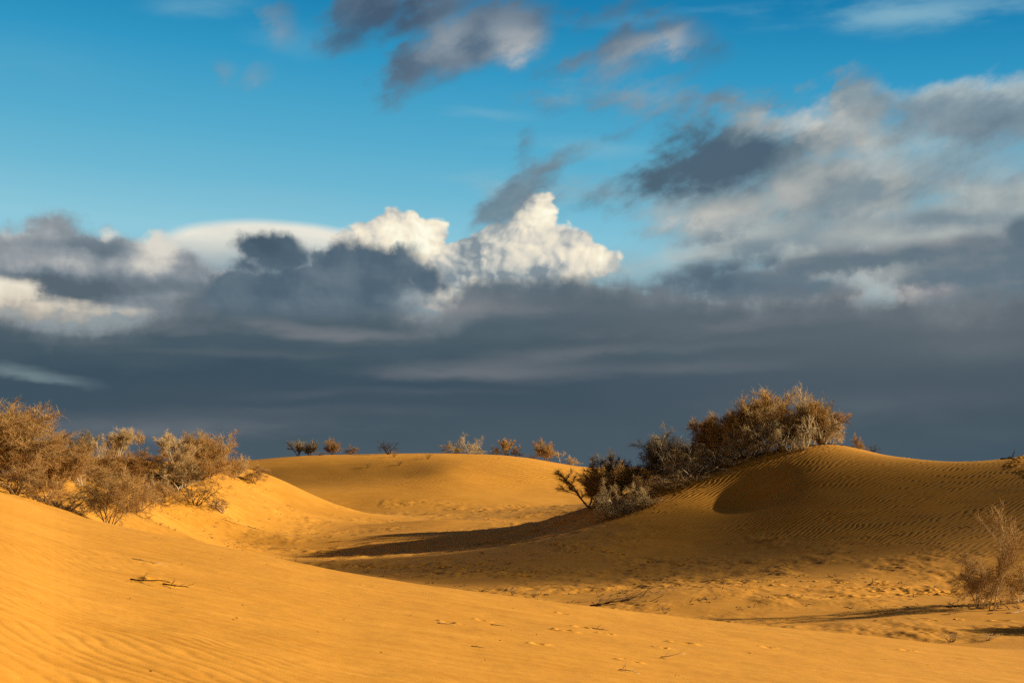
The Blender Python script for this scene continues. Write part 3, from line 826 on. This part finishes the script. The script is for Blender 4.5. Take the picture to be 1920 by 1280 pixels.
def stick_lines(R, length, r, forks=3, arch=.0, flat=.15):
    """a bare broken branch lying along +x, with side twigs"""
    out = []
    def go(p, d, L, r, lev):
        n = 6; pts = [p.copy()]; rad = [r]
        q = p.copy(); dd = d.copy()
        for i in range(n):
            dd = (dd+Vector((R.gauss(0, .12), R.gauss(0, .18), R.gauss(0, .10)*flat*4))).normalized()
            q = q+dd*L/n
            q.z = max(q.z, .01)+arch*L*.12*math.sin(math.pi*(i+1)/n)
            pts.append(q.copy()); rad.append(r*(1-.7*(i+1)/n))
        out.append((pts, rad))
        if lev < 2:
            for k in range(forks if lev == 0 else 2):
                i = R.randrange(1, n)
                a = R.uniform(.4, 1.1)*R.choice((-1, 1))
                nd = Vector((dd.x*math.cos(a)-dd.y*math.sin(a), dd.x*math.sin(a)+dd.y*math.cos(a), abs(R.gauss(0, flat*2))))
                go(pts[i], nd.normalized(), L*R.uniform(.2, .5), rad[i]*.65, lev+1)
    go(Vector((-length/2, 0, r)), Vector((1, R.gauss(0, .1), .02)), length, r, 0)
    return out

def stick(c, y, length, r, ang, label, mat='dark_wood', seed=1, forks=3, arch=0, flat=.15, name='dead_branch', dz=0.0, group='dead branches lying on the sand', cat='branch', y0=34):
    R = random.Random(seed)
    if y > 300: y = hit(c, y, y0)
    x = (c-960)/FPX*y
    ln = stick_lines(R, length, r, forks, arch, flat)
    ca, sa = math.cos(ang), math.sin(ang)
    # lay it on the ground it crosses
    out = []
    z0 = GR.height(x, y)
    for pts, rad in ln:
        o = []
        for p in pts:
            X, Y = p.x*ca-p.y*sa, p.x*sa+p.y*ca
            o.append(Vector((X, Y, p.z+GR.height(x+X, y+Y)-z0)))
        out.append((o, rad))
    return branch_thing(name, out, mat, (x, y, z0+dz), label, cat, group)
# ---------------------------------------------------------------- assemble
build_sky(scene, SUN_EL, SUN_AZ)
SAND_A = (.53, .226, .020); SAND_B = (.73, .35, .050)
DEBUG = False
GR = build_ground(sand_material())
M = {
    'pale_wood': wood_material('pale_wood', (.46, .36, .21), (.80, .66, .44)),
    'brown_wood': wood_material('brown_wood', (.18, .11, .06), (.38, .25, .14)),
    'dark_wood': wood_material('dark_wood', (.035, .020, .012), (.11, .065, .035)),
    'gold_twig': wood_material('gold_twig', (.48, .27, .08), (.76, .49, .175)),
    'brown_twig': wood_material('brown_twig', (.34, .195, .065), (.60, .375, .14)),
    'rust_twig': wood_material('rust_twig', (.36, .20, .065), (.60, .37, .14)),
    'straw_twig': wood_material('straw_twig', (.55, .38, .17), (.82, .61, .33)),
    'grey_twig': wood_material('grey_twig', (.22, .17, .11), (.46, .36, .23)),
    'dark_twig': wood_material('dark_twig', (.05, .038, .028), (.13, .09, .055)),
}
# unit shrubs
proto('dome', seed=111, stems=12, h=.95, spread=.85, kids=7, levels=3, trunk_r=.02, twigs=17000, twig_l=.14, twig_r=.0021, upright=.35, droop=.15, bare=.04)
proto('dome2', seed=12, stems=9, h=.95, spread=.75, kids=6, levels=3, trunk_r=.018, twigs=9500, twig_l=.14, twig_r=.0024, upright=.45, droop=.12, bare=.08)
proto('open', seed=23, stems=7, h=.9, spread=.95, kids=4, levels=3, trunk_r=.02, twigs=2600, twig_l=.2, twig_r=.003, upright=.35, droop=.2)
proto('arch', seed=31, stems=6, h=1.25, spread=.9, kids=5, levels=3, trunk_r=.036, twigs=2600, twig_l=.22, twig_r=.003, upright=-.1, droop=.55, bare=.45, curve=.35)
proto('tall', seed=42, stems=4, h=1.0, spread=.35, kids=6, levels=3, trunk_r=.022, twigs=5200, twig_l=.14, twig_r=.0024, upright=.5, droop=.1, bare=.2)
proto('plume', seed=47, stems=3, h=1.0, spread=.28, kids=6, levels=3, trunk_r=.022, twigs=1500, twig_l=.16, twig_r=.0026, upright=.5, droop=.25, bare=.4)
proto('vase', seed=53, stems=6, h=1.0, spread=.6, kids=5, levels=3, trunk_r=.026, twigs=8000, twig_l=.13, twig_r=.0026, upright=.6, droop=.0, bare=.25)
proto('sprawl', seed=61, stems=9, h=1.3, spread=1.7, kids=4, levels=3, trunk_r=.022, twigs=1500, twig_l=.2, twig_r=.003, upright=.0, droop=.3, bare=.3)
proto('bare', seed=67, stems=6, h=1.0, spread=.7, kids=4, levels=3, trunk_r=.034, twigs=700, twig_l=.14, twig_r=.003, upright=.2, droop=.3, bare=.35, curve=.4)
proto('sapling', seed=74, stems=2, h=1.0, spread=.24, kids=8, levels=3, trunk_r=.010, twigs=2300, twig_l=.10, twig_r=.0016, upright=.45, droop=.05, bare=.12, lean=(.05, 0))
proto('airy', seed=83, stems=8, h=.95, spread=.95, kids=6, levels=3, trunk_r=.013, twigs=7000, twig_l=.16, twig_r=.0018, upright=.2, droop=.2, bare=.25)
proto('grass', seed=91, stems=14, h=1.0, spread=.5, kids=2, levels=2, trunk_r=.012, twigs=140, twig_l=.3, twig_r=.005, upright=.5, droop=.1)

gl = 'dry shrubs tangled over the sand bank'
S = shrub
S('dome', -8, 897, 205, 136, 'brown_twig', 'brown_wood', 'biggest dense golden brown shrub, tallest on the sand bank behind the near slope', gl, yaw=.4)
S('dome2', 88, 55, 130, 104, 'rust_twig', 'brown_wood', 'dense brown shrub leaning out from the flank of the biggest bush', gl, yaw=1.4)
S('open', 72, 47.5, 110, 88, 'rust_twig', 'brown_wood', 'low open shrub with dark forked stems just behind the brow of the near slope', gl, yaw=.2)
S('airy', 205, 52, 165, 122, 'brown_twig', 'brown_wood', 'wide see-through light brown shrub spilling down the bright sand face', gl, yaw=2.2)
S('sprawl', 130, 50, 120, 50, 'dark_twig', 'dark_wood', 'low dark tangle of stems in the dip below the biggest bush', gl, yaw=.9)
S('vase', 152, 80, 62, 62, 'grey_twig', 'pale_wood', 'sparse greyish shrub with bare upright tips next to the biggest bush', gl, yaw=.3)
S('dome2', 176, 74, 84, 62, 'brown_twig', 'brown_wood', 'rounded olive gold shrub in front of the grey one with bare tips', gl, yaw=2.6)
S('arch', 178, 79, 60, 66, 'straw_twig', 'pale_wood', 'shrub with one pale bent branch arching above the rounded olive gold one', gl, yaw=.5)
S('tall', 213, 98, 52, 66, 'straw_twig', 'pale_wood', 'tall thin pale grey shrub with wispy crown against the dark cloud', gl, yaw=1.1)
S('plume', 257, 100, 30, 62, 'gold_twig', 'pale_wood', 'narrow golden plume on a single bare stem against the dark cloud', gl, yaw=.1)
S('dome2', 236, 898, 90, 52, 'rust_twig', 'dark_wood', 'low reddish brush below the narrow golden plume', gl, yaw=3.0)
S('open', 285, 97, 84, 46, 'dark_twig', 'dark_wood', 'dark low brush on the crest between the plume and the dense brown shrubs', gl, yaw=1.7)
S('vase', 322, 101, 66, 74, 'straw_twig', 'pale_wood', 'shrub with a pale forked top rising left of the densest crest bush', gl, yaw=2.2)
S('dome', 362, 108, 92, 88, 'brown_twig', 'brown_wood', 'densest broad brown shrub on the crest of the sand bank', gl, yaw=2.9)
S('dome2', 338, 915, 84, 62, 'brown_twig', 'pale_wood', 'brown shrub hugging the slope under the densest crest bush', gl, yaw=4.2)
S('bare', 330, 922, 80, 44, 'straw_twig', 'pale_wood', 'fallen shrub showing a thick bleached white trunk on the sand face', gl, yaw=.0)
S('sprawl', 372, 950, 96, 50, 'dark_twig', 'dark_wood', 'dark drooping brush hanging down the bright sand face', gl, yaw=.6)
S('open', 408, 119, 52, 44, 'gold_twig', 'brown_wood', 'small golden shrub first in the row stepping down the crest', gl, yaw=.8)
S('dome2', 438, 124, 46, 40, 'straw_twig', 'pale_wood', 'small pale shrub midway in the row stepping down the crest', gl, yaw=2.0)
S('open', 472, 905, 48, 36, 'rust_twig', 'brown_wood', 'last small brown shrub at the low end of the sand bank', gl, yaw=3.3)
S('bare', 415, 962, 70, 26, 'dark_twig', 'brown_wood', 'thin leafless twigs trailing over the foot of the sand bank', gl, yaw=1.0)

gf = 'shrubs along the crest of the far dune'
S('vase', 556, 190, 30, 30, 'grey_twig', 'brown_wood', 'left half of the dark twin shrubs at the start of the far crest', gf, yaw=.3)
S('dome2', 576, 190, 32, 28, 'grey_twig', 'pale_wood', 'right half of the dark twin shrubs at the start of the far crest', gf, yaw=1.9)
S('dome2', 619, 190, 34, 29, 'rust_twig', 'brown_wood', 'round brown shrub alone between the twin shrubs and a smaller one', gf, yaw=.9)
S('open', 655, 190, 28, 17, 'rust_twig', 'dark_wood', 'smallest round dark shrub, third clump along the far crest', gf, yaw=2.7)
S('bare', 728, 187, 40, 26, 'dark_twig', 'dark_wood', 'leafless spiky shrub standing alone on the far crest', gf, yaw=.1)
S('grass', 738, 182, 24, 12, 'rust_twig', 'brown_wood', 'low rusty tuft under the leafless spiky shrub', gf, name='dry_grass_tuft')
S('open', 848, 191, 46, 22, 'straw_twig', 'pale_wood', 'low pale shrub leaning towards a taller pale one on the far crest', gf, yaw=.4)
S('arch', 880, 191, 46, 37, 'straw_twig', 'pale_wood', 'tallest pale shrub with bare stems on the middle of the far crest', gf, yaw=2.4)
S('open', 929, 191, 28, 18, 'gold_twig', 'pale_wood', 'little tan shrub at the foot of a bushier one, right of the pale pair', gf, yaw=1.2)
S('vase', 946, 191, 30, 32, 'gold_twig', 'pale_wood', 'bushy tan shrub on one white stem, right of the pale pair', gf, yaw=3.0)
S('open', 965, 191, 24, 22, 'rust_twig', 'brown_wood', 'slight brown shrub ending the group right of the pale pair', gf, yaw=4.4)
S('dome2', 1020, 191, 46, 38, 'gold_twig', 'pale_wood', 'largest round golden shrub where the far crest begins to fall', gf, yaw=5.0)
S('plume', 1047, 192, 18, 24, 'straw_twig', 'pale_wood', 'thin pale sprig beside the largest round golden far shrub', gf, yaw=.5)
S('open', 1072, 193, 28, 18, 'straw_twig', 'pale_wood', 'low pale scrub far down the falling end of the far crest', gf, yaw=.5)

S('grass', 600, 186, 40, 7, 'rust_twig', 'brown_wood', 'low scrub between the twin shrubs and the round brown one', gf, name='dry_grass_tuft')
S('sprawl', 895, 188, 50, 9, 'straw_twig', 'pale_wood', 'flat pale scrub at the foot of the tallest pale far shrub', gf, yaw=1.0)
S('sprawl', 1000, 189, 40, 9, 'rust_twig', 'brown_wood', 'flat brown scrub before the largest round golden far shrub', gf, yaw=2.0)

gr = 'dry shrubs crowding the rippled dune'
S('vase', 1100, 955, 96, 78, 'gold_twig', 'brown_wood', 'V-shaped golden brown shrub at the toe of the dune against bright sand', gr, yaw=.2)
S('vase', 1152, 96, 84, 92, 'grey_twig', 'pale_wood', 'grey brown shrub with long bare tips behind the V-shaped one', gr, yaw=1.2)
S('dome2', 1134, 93, 76, 70, 'gold_twig', 'pale_wood', 'golden bush filling the gap behind the white bent stem', gr, yaw=2.2)
S('arch', 1150, 968, 74, 66, 'straw_twig', 'pale_wood', 'small tree with a white bent stem over the black shadowed hollow', gr, yaw=3.3)
S('sprawl', 1150, 972, 66, 30, 'dark_twig', 'pale_wood', 'fan of bare drooping branches under the white bent stem', gr, yaw=.4)
S('dome2', 1186, 92, 64, 46, 'rust_twig', 'brown_wood', 'low rusty bush in front of the big dark shrub', gr, yaw=.6)
S('open', 1196, 950, 40, 44, 'straw_twig', 'pale_wood', 'straw coloured drooping shrub on the edge of the shadowed hollow', gr, yaw=1.6)
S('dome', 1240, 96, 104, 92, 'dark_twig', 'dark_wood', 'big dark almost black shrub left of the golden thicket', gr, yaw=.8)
S('arch', 1262, 95, 90, 98, 'grey_twig', 'pale_wood', 'greyish shrub with one pale branch rising out of the big dark shrub', gr, yaw=1.9)
S('dome2', 1300, 92, 70, 62, 'grey_twig', 'brown_wood', 'dull grey brown bush between the dark shrub and the golden thicket', gr, yaw=3.9)
S('arch', 1286, 895, 84, 50, 'straw_twig', 'pale_wood', 'leaning shrub of arched bleached branches on the shady slope', gr, yaw=.2)
S('arch', 1340, 880, 84, 44, 'straw_twig', 'pale_wood', 'second row of arched bleached branches higher up the shady slope', gr, yaw=2.9)
S('sprawl', 1262, 918, 110, 34, 'rust_twig', 'pale_wood', 'flat heap of bleached fallen branches on the shady slope', gr, yaw=.5)
S('sprawl', 1215, 950, 80, 22, 'rust_twig', 'pale_wood', 'lowest flat heap of fallen branches beside the shadowed hollow', gr, yaw=1.5)
S('dome', 1330, 92, 82, 92, 'rust_twig', 'pale_wood', 'rusty brown bush at the lower end of the golden thicket', gr, yaw=1.5)
S('tall', 1372, 91, 66, 102, 'gold_twig', 'pale_wood', 'golden upright bush second from the lower end of the golden thicket', gr, yaw=.6)
S('dome2', 1388, 88.5, 80, 76, 'gold_twig', 'pale_wood', 'golden bush low in the front of the thicket above arched white branches', gr, yaw=4.6)
S('tall', 1414, 90, 78, 120, 'gold_twig', 'pale_wood', 'tall pointed golden bush, highest mass of the thicket', gr, yaw=2.5)
S('arch', 1402, 858, 96, 62, 'straw_twig', 'pale_wood', 'shrub of long white arching branches in front of the thicket', gr, yaw=.1)
S('dome2', 1452, 89.5, 86, 88, 'gold_twig', 'pale_wood', 'broad golden bush in the middle of the thicket', gr, yaw=.9)
S('bare', 1438, 850, 60, 92, 'straw_twig', 'pale_wood', 'bare white stemmed shrub standing upright before the broad golden bush', gr, yaw=2.7)
S('sapling', 1500, 88.5, 52, 116, 'straw_twig', 'pale_wood', 'thin spindly shrub poking highest into the sky on the dune top', gr, yaw=.3)
S('dome2', 1492, 88.5, 76, 82, 'straw_twig', 'pale_wood', 'pale straw bush around the foot of the spindly one', gr, yaw=3.4)
S('vase', 1533, 88, 76, 84, 'gold_twig', 'pale_wood', 'golden bush with white stems near the summit end of the thicket', gr, yaw=1.8)
S('bare', 1540, 88, 70, 92, 'grey_twig', 'grey_twig', 'dark leafless top curling out above the summit end of the thicket', gr, yaw=4.0)
S('open', 1558, 87, 42, 52, 'straw_twig', 'pale_wood', 'last pale low bush of the thicket on the bare sand summit', gr, yaw=2.0)
S('bare', 1468, 846, 50, 60, 'straw_twig', 'pale_wood', 'short forked white stems planted at the front of the pale straw bush', gr, yaw=5.1)
S('open', 1608, 91, 26, 36, 'rust_twig', 'brown_wood', 'small rusty sprig alone just past the dune summit', gr, yaw=.2)
S('bare', 1638, 92, 24, 26, 'dark_twig', 'dark_wood', 'tiny dark leafless sprig beyond the rusty one past the summit', gr, yaw=1.2)

S('dome2', 1352, 91, 90, 84, 'gold_twig', 'pale_wood', 'golden bush wedged between the rusty one and the golden upright one', gr, yaw=5.4)
S('dome2', 1512, 89, 80, 74, 'gold_twig', 'pale_wood', 'dense golden bush closing the gap beside the pale straw one', gr, yaw=1.3)
S('arch', 1425, 88, 90, 60, 'straw_twig', 'pale_wood', 'drooping straw bush under the tall pointed one', gr, yaw=3.0)
S('dome2', 1270, 93, 80, 58, 'rust_twig', 'dark_wood', 'rust brown brush spreading at the foot of the big dark shrub', gr, yaw=2.0)
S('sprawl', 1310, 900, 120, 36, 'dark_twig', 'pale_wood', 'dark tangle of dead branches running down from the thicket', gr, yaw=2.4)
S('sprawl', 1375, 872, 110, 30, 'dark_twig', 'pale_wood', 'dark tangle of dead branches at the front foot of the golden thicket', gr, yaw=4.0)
S('arch', 1478, 848, 70, 50, 'straw_twig', 'pale_wood', 'small shrub of curved white stems near the short forked ones', gr, yaw=2.2)
S('bare', 1375, 862, 60, 60, 'straw_twig', 'pale_wood', 'bare white stems standing left of the long arching branches', gr, yaw=1.1)
S('bare', 1510, 842, 60, 66, 'straw_twig', 'pale_wood', 'white forked stems at the very front of the dune summit', gr, yaw=3.6)
S('bare', 1275, 900, 70, 60, 'grey_twig', 'pale_wood', 'bleached standing stems in front of the big dark shrub', gr, yaw=2.6)
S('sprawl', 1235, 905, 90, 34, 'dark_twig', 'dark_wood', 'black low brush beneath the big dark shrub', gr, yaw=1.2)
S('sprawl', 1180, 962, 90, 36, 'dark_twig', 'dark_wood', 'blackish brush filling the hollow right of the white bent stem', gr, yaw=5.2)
S('dome2', 1118, 945, 60, 48, 'rust_twig', 'brown_wood', 'low dense brush behind the V-shaped shrub', gr, yaw=4.7)
S('airy', 1210, 935, 80, 40, 'rust_twig', 'pale_wood', 'airy rusty brush on the ridge between the low rusty bush and the fallen heap', gr, yaw=.9)
S('dome2', 120, 64, 120, 84, 'brown_twig', 'brown_wood', 'dense brown shrub filling the gap behind the flank bush', gl, yaw=5.1)
S('open', 250, 960, 110, 80, 'rust_twig', 'brown_wood', 'see-through brown shrub on the bright slope right of the wide one', gl, yaw=.7)
S('open', 300, 92, 80, 50, 'rust_twig', 'dark_wood', 'low rusty brush at the left foot of the forked shrub', gl, yaw=1.0)
S('dome2', 385, 112, 70, 66, 'gold_twig', 'brown_wood', 'rounded golden shrub joined to the far side of the densest crest bush', gl, yaw=3.7)

S('bare', 150, 68, 70, 66, 'grey_twig', 'pale_wood', 'bare grey stems between the biggest bush and the see-through shrub', gl, yaw=1.3)
S('bare', 270, 88, 60, 58, 'dark_twig', 'brown_wood', 'bare dark stems below the narrow golden plume', gl, yaw=4.4)
S('bare', 30, 48.5, 90, 60, 'dark_twig', 'brown_wood', 'bare stems poking from the front of the biggest bush', gl, yaw=3.1)
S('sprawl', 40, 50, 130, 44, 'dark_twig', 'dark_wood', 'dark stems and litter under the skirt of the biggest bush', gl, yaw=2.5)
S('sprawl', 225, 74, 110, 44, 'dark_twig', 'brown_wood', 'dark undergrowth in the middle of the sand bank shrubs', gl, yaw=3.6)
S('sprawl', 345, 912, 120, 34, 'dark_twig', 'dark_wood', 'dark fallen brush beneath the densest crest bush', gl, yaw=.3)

gt = 'shrubs on the sand flat'
S('sapling', 1890, 1143, 78, 192, 'brown_twig', 'pale_wood', 'slender young tree with pale forked stem in front of the rippled dune', gt, name='slender_tree', yaw=.4)
S('airy', 1836, 1140, 112, 96, 'brown_twig', 'brown_wood', 'low airy brown bush at the foot of the slender young tree', gt, yaw=1.4)
S('airy', 1912, 1128, 70, 74, 'gold_twig', 'pale_wood', 'thin brown brush at the picture edge behind the slender young tree', gt, yaw=3.1)
S('dome', 2095, 36.5, 120, 104, 'rust_twig', 'brown_wood', 'brown bush outside the frame that throws a shadow across the flat', gt, yaw=2.0)

# dead wood and tufts
ST = stick
ST(284, 1096, .52, .011, -.10, 'black broken branch half buried in a small hollow of the near slope', seed=3, forks=3, y0=7)
ST(326, 1104, .36, .013, -.55, 'short forked dark twig beside the half buried black branch', seed=8, forks=5, flat=.3, y0=7)
ST(275, 1053, .40, .006, .1, 'thin bent twig above the half buried branch on the near slope', 'brown_wood', seed=5, y0=7)
ST(300, 1058, .25, .005, .9, 'pale wiry sprig next to the thin bent twig', 'pale_wood', seed=6, flat=.5, y0=7)
ST(932, 1174, .18, .008, -.05, 'short dark stick casting a dot of shade in the middle of the near slope', seed=9, forks=1, y0=7)
ST(1125, 1180, .28, .010, .1, 'crooked brown twig among the pits of the near slope', 'brown_wood', seed=12, forks=3, y0=7)
ST(1262, 1236, .32, .009, -.2, 'bleached curved twig low on the near slope', 'pale_wood', seed=14, arch=.6, y0=7)
ST(1180, 1262, .26, .008, -.6, 'pale forked twig at the bottom edge of the near slope', 'pale_wood', seed=16, flat=.4, y0=7)
ST(838, 1172, .26, .007, .2, 'wiry straw coloured twig left of the short dark stick', 'pale_wood', seed=17, flat=.3, y0=7)
ST(896, 1216, .16, .006, -.3, 'tiny dark twig between the wiry twig and the bottom edge', seed=18, forks=1, y0=7)
ST(1150, 1133, 1.5, .030, .12, 'dark pile of brushwood behind the brow of the near slope', seed=21, forks=22, arch=.12, flat=.09, name='brush_pile', group='brushwood on the sand flat', cat='brushwood')
ST(1185, 1126, .8, .020, .4, 'short dark branch with arched ends leaning off the brushwood pile', seed=22, forks=6, arch=.35, flat=.15, group='brushwood on the sand flat')
ST(1222, 1118, .8, .010, .1, 'single thin branch arching out of the sand beside the brushwood pile', seed=23, forks=1, arch=1.6, group='brushwood on the sand flat')
ST(1236, 1128, .6, .014, .0, 'flat dark stick right of the arching branch', seed=24, forks=2, group='brushwood on the sand flat')
ST(1010, 992, 1.3, .030, -.1, 'white bleached stick lying by the long black shadow', 'pale_wood', seed=25, forks=1)
ST(520, 1030, 1.2, .022, .4, 'dark forked stick in the brown hollow behind the near slope', seed=26, forks=3)
ST(632, 1016, 1.1, .02, .0, 'dark crumbled stick near the shadow tip in the hollow', seed=27, forks=2)
ST(735, 1004, 1.3, .022, .1, 'pale flat stick on the sand flat beyond the long shadow', 'pale_wood', seed=28, forks=2)
ST(800, 964, 2.0, .022, -.15, 'thin dark branch lying far out on the bright sand flat', seed=29, forks=3)
ST(480, 992, 1.2, .025, -.1, 'dark stick with stubs at the foot of the shrub covered bank', seed=30, forks=3)
ST(440, 983, 1.4, .018, -.2, 'long thin stick lying on the bright foot of the shrub covered bank', seed=31, forks=2)
ST(1905, 857, 2.2, .05, .35, 'thick dark fallen branch on the skyline at the picture edge', seed=33, forks=7, flat=.35)
ST(1600, 836, 1.8, .03, -.3, 'dark branch half sunk in the sand on the dune summit', seed=34, forks=3, arch=.3)
ST(1915, 1148, 1.0, .016, .3, 'pale fallen stem beside the slender young tree', 'pale_wood', seed=35, forks=3)
ST(1790, 1152, .8, .012, .2, 'brown twig under the low airy bush', 'brown_wood', seed=36, forks=4)
gg = 'dry grass on the sand flat'
for c, r, w, h, t, lb in [(1246, 1150, 44, 18, 'rust_twig', 'rusty grass tuft on the brow right of the brushwood pile'),
                          (960, 1116, 26, 18, 'straw_twig', 'pale wiry grass stalks on the brow of the near slope'),
                          (1000, 1120, 30, 12, 'straw_twig', 'bent straw grass just right of the pale wiry stalks'),
                          (1780, 1212, 80, 16, 'straw_twig', 'straw grass at the brow near the lowest shadow'),
                          (1850, 1218, 60, 14, 'straw_twig', 'sparse straw grass right of the tuft near the lowest shadow'),
                          (1570, 1092, 40, 8, 'dark_twig', 'flat dark tuft among the footprints'),
                          (1395, 1094, 36, 9, 'dark_twig', 'dark tuft at the edge of the footprints'),
                          (1515, 1110, 30, 7, 'dark_twig', 'low blackish tuft below the footprints'),
                          (690, 876, 20, 9, 'rust_twig', 'rusty tuft on the shaded face of the far dune'),
                          (748, 872, 22, 9, 'dark_twig', 'dark tuft in the middle of the far dune face'),
                          (802, 860, 26, 12, 'rust_twig', 'reddish grass just below the far crest')]:
    S('grass', c, r, w, h, t, 'brown_wood', lb, gg, name='dry_grass_tuft', yaw=c*.7)

# loose crumbs of dead plants on the flat, too many to count
def litter():
    rng = np.random.default_rng(77)
    A = []; L = []
    while len(A) < 1500:
        c = rng.uniform(440, 1930); y = 42/(1-rng.random()*.72)
        x = (c-960)/FPX*y
        if fbm(np.array([x/5]), np.array([y/7]), 2, 7)[0] < rng.normal(.25, .3): continue
        z = GR.height(x, y)
        if z > 1.2: continue
        k = rng.integers(2, 6)
        s = rng.uniform(.03, .11)*(1+y/120)
        for j in range(k):
            A.append((x+rng.normal(0, s), y+rng.normal(0, s), GR.height(x, y)+.002)); L.append(s*rng.uniform(.7, 1.8))
    while len(A) < 1900:
        c = rng.uniform(380, 560); y = rng.uniform(80, 125); x = (c-960)/FPX*y
        for j in range(4): A.append((x+rng.normal(0, .12), y+rng.normal(0, .12), GR.height(x, y))); L.append(rng.uniform(.06, .2))
    for o in COL.objects:                                        # twigs dropped under the shrubs
        if o.type == 'EMPTY' and o.name.startswith('dry_shrub') and o.location.y < 130:
            for j in range(45):
                x, y = o.location.x+rng.normal(0, .8)*o.scale.x*.6, o.location.y+rng.normal(0, .8)*o.scale.y*.6
                A.append((x, y, GR.height(x, y)+.003)); L.append(rng.uniform(.08, .32))
    for k in range(80):
        c = rng.uniform(20, 1900); y = rng.uniform(9, 28); x = (c-960)/FPX*y
        for j in range(rng.integers(1, 4)): A.append((x+rng.normal(0, .02), y+rng.normal(0, .02), GR.height(x, y)+.002)); L.append(rng.uniform(.008, .030))
    n = len(A); A = np.array(A); L = np.array(L)
    D1 = rng.normal(size=(n, 3))*(1, 1, .35); D1[:, 2] = np.abs(D1[:, 2]); D1 /= np.linalg.norm(D1, axis=1, keepdims=True)
    D2 = D1+rng.normal(size=(n, 3))*(.5, .5, .1); D2 /= np.linalg.norm(D2, axis=1, keepdims=True)
    me = strand_mesh('plant_litter', A, D1, D2, L, np.minimum(.016, np.minimum(.2*L, .006+L*.05)), M['dark_wood'])
    o = bpy.data.objects.new('plant_litter', me); COL.objects.link(o)
    o['kind'] = 'stuff'; o['label'] = 'dark crumbs of dead plants strewn over the sand flat'; o['category'] = 'litter'
litter()

# ---------------------------------------------------------------- unseen low clouds, added towards the sun to shade the dunes
cm = bpy.data.materials.new('shade_cloud_vapour'); nt = nodes_of(cm)
vs = G.node('ShaderNodeVolumeScatter'); vs.inputs['Color'].default_value = (.95, .95, .96, 1); vs.inputs['Density'].default_value = .115; vs.inputs['Anisotropy'].default_value = .6
o_ = G.node('ShaderNodeOutputMaterial'); nt.links.new(vs.outputs[0], o_.inputs['Volume'])

def cloud(gx, gy, gz, dist, half_w, half_h, half_d, seed, label):
    """an unseen lumpy cloud, added between that ground point and the sun to shade it"""
    import bmesh
    rng = np.random.default_rng(seed)
    bm = bmesh.new(); bmesh.ops.create_icosphere(bm, subdivisions=5, radius=1.0)
    co = np.array([v.co[:] for v in bm.verts])
    d = 1+.16*fbm(co[:, 0]*1.6+seed, co[:, 1]*1.6+co[:, 2]*.7, 3, seed)+.08*fbm(co[:, 2]*3+7, co[:, 0]*3-co[:, 1], 3, seed+2)
    co = co*d[:, None]*np.array((half_w, half_d, half_h))
    for v, c in zip(bm.verts, co): v.co = c
    me = bpy.data.meshes.new('cloud'); bm.to_mesh(me); bm.free(); me.materials.append(cm)
    o = bpy.data.objects.new('cloud', me); COL.objects.link(o)
    o.location = Vector((gx, gy, gz))+SUN_DIR*dist
    o.rotation_euler = (0, 0, -SUN_AZ)
    o['kind'] = 'structure'; o['label'] = label; o['category'] = 'cloud'
cloud(10, 68, 1.4, 850, 13, 6.8, 11, 5, 'small unseen cloud added towards the sun to shade the rippled dune')
cloud(-28, 166, 3.5, 1000, 12, 5, 6, 8, 'smaller unseen cloud added to shade one end of the far dune')

# ---------------------------------------------------------------- sun, camera, picture
sl = bpy.data.lights.new('sun', 'SUN'); sl.energy = 5.0; sl.angle = math.radians(.5); sl.color = (1.0, .84, .58)
so = bpy.data.objects.new('sun', sl); COL.objects.link(so)
so.rotation_euler = (-SUN_DIR).to_track_quat('-Z', 'Y').to_euler(); so.location = (60, 30, 60)
cam = bpy.data.cameras.new('camera'); co = bpy.data.objects.new('camera', cam); COL.objects.link(co)
co.location = (0, 0, CAM_Z); co.rotation_euler = (math.pi/2, 0, 0)
cam.sensor_width = 36; cam.lens = 36*FPX/1920; cam.shift_y = (HROW-640)/1920; cam.clip_end = 30000; cam.clip_start = .1
scene.camera = co
scene.view_settings.view_transform = 'Standard'; scene.view_settings.look = 'None'
scene.view_settings.exposure = EXPO; scene.view_settings.gamma = 1
scene.cycles.max_bounces = 4; scene.cycles.diffuse_bounces = 1; scene.cycles.glossy_bounces = 1
scene.cycles.use_denoising = False
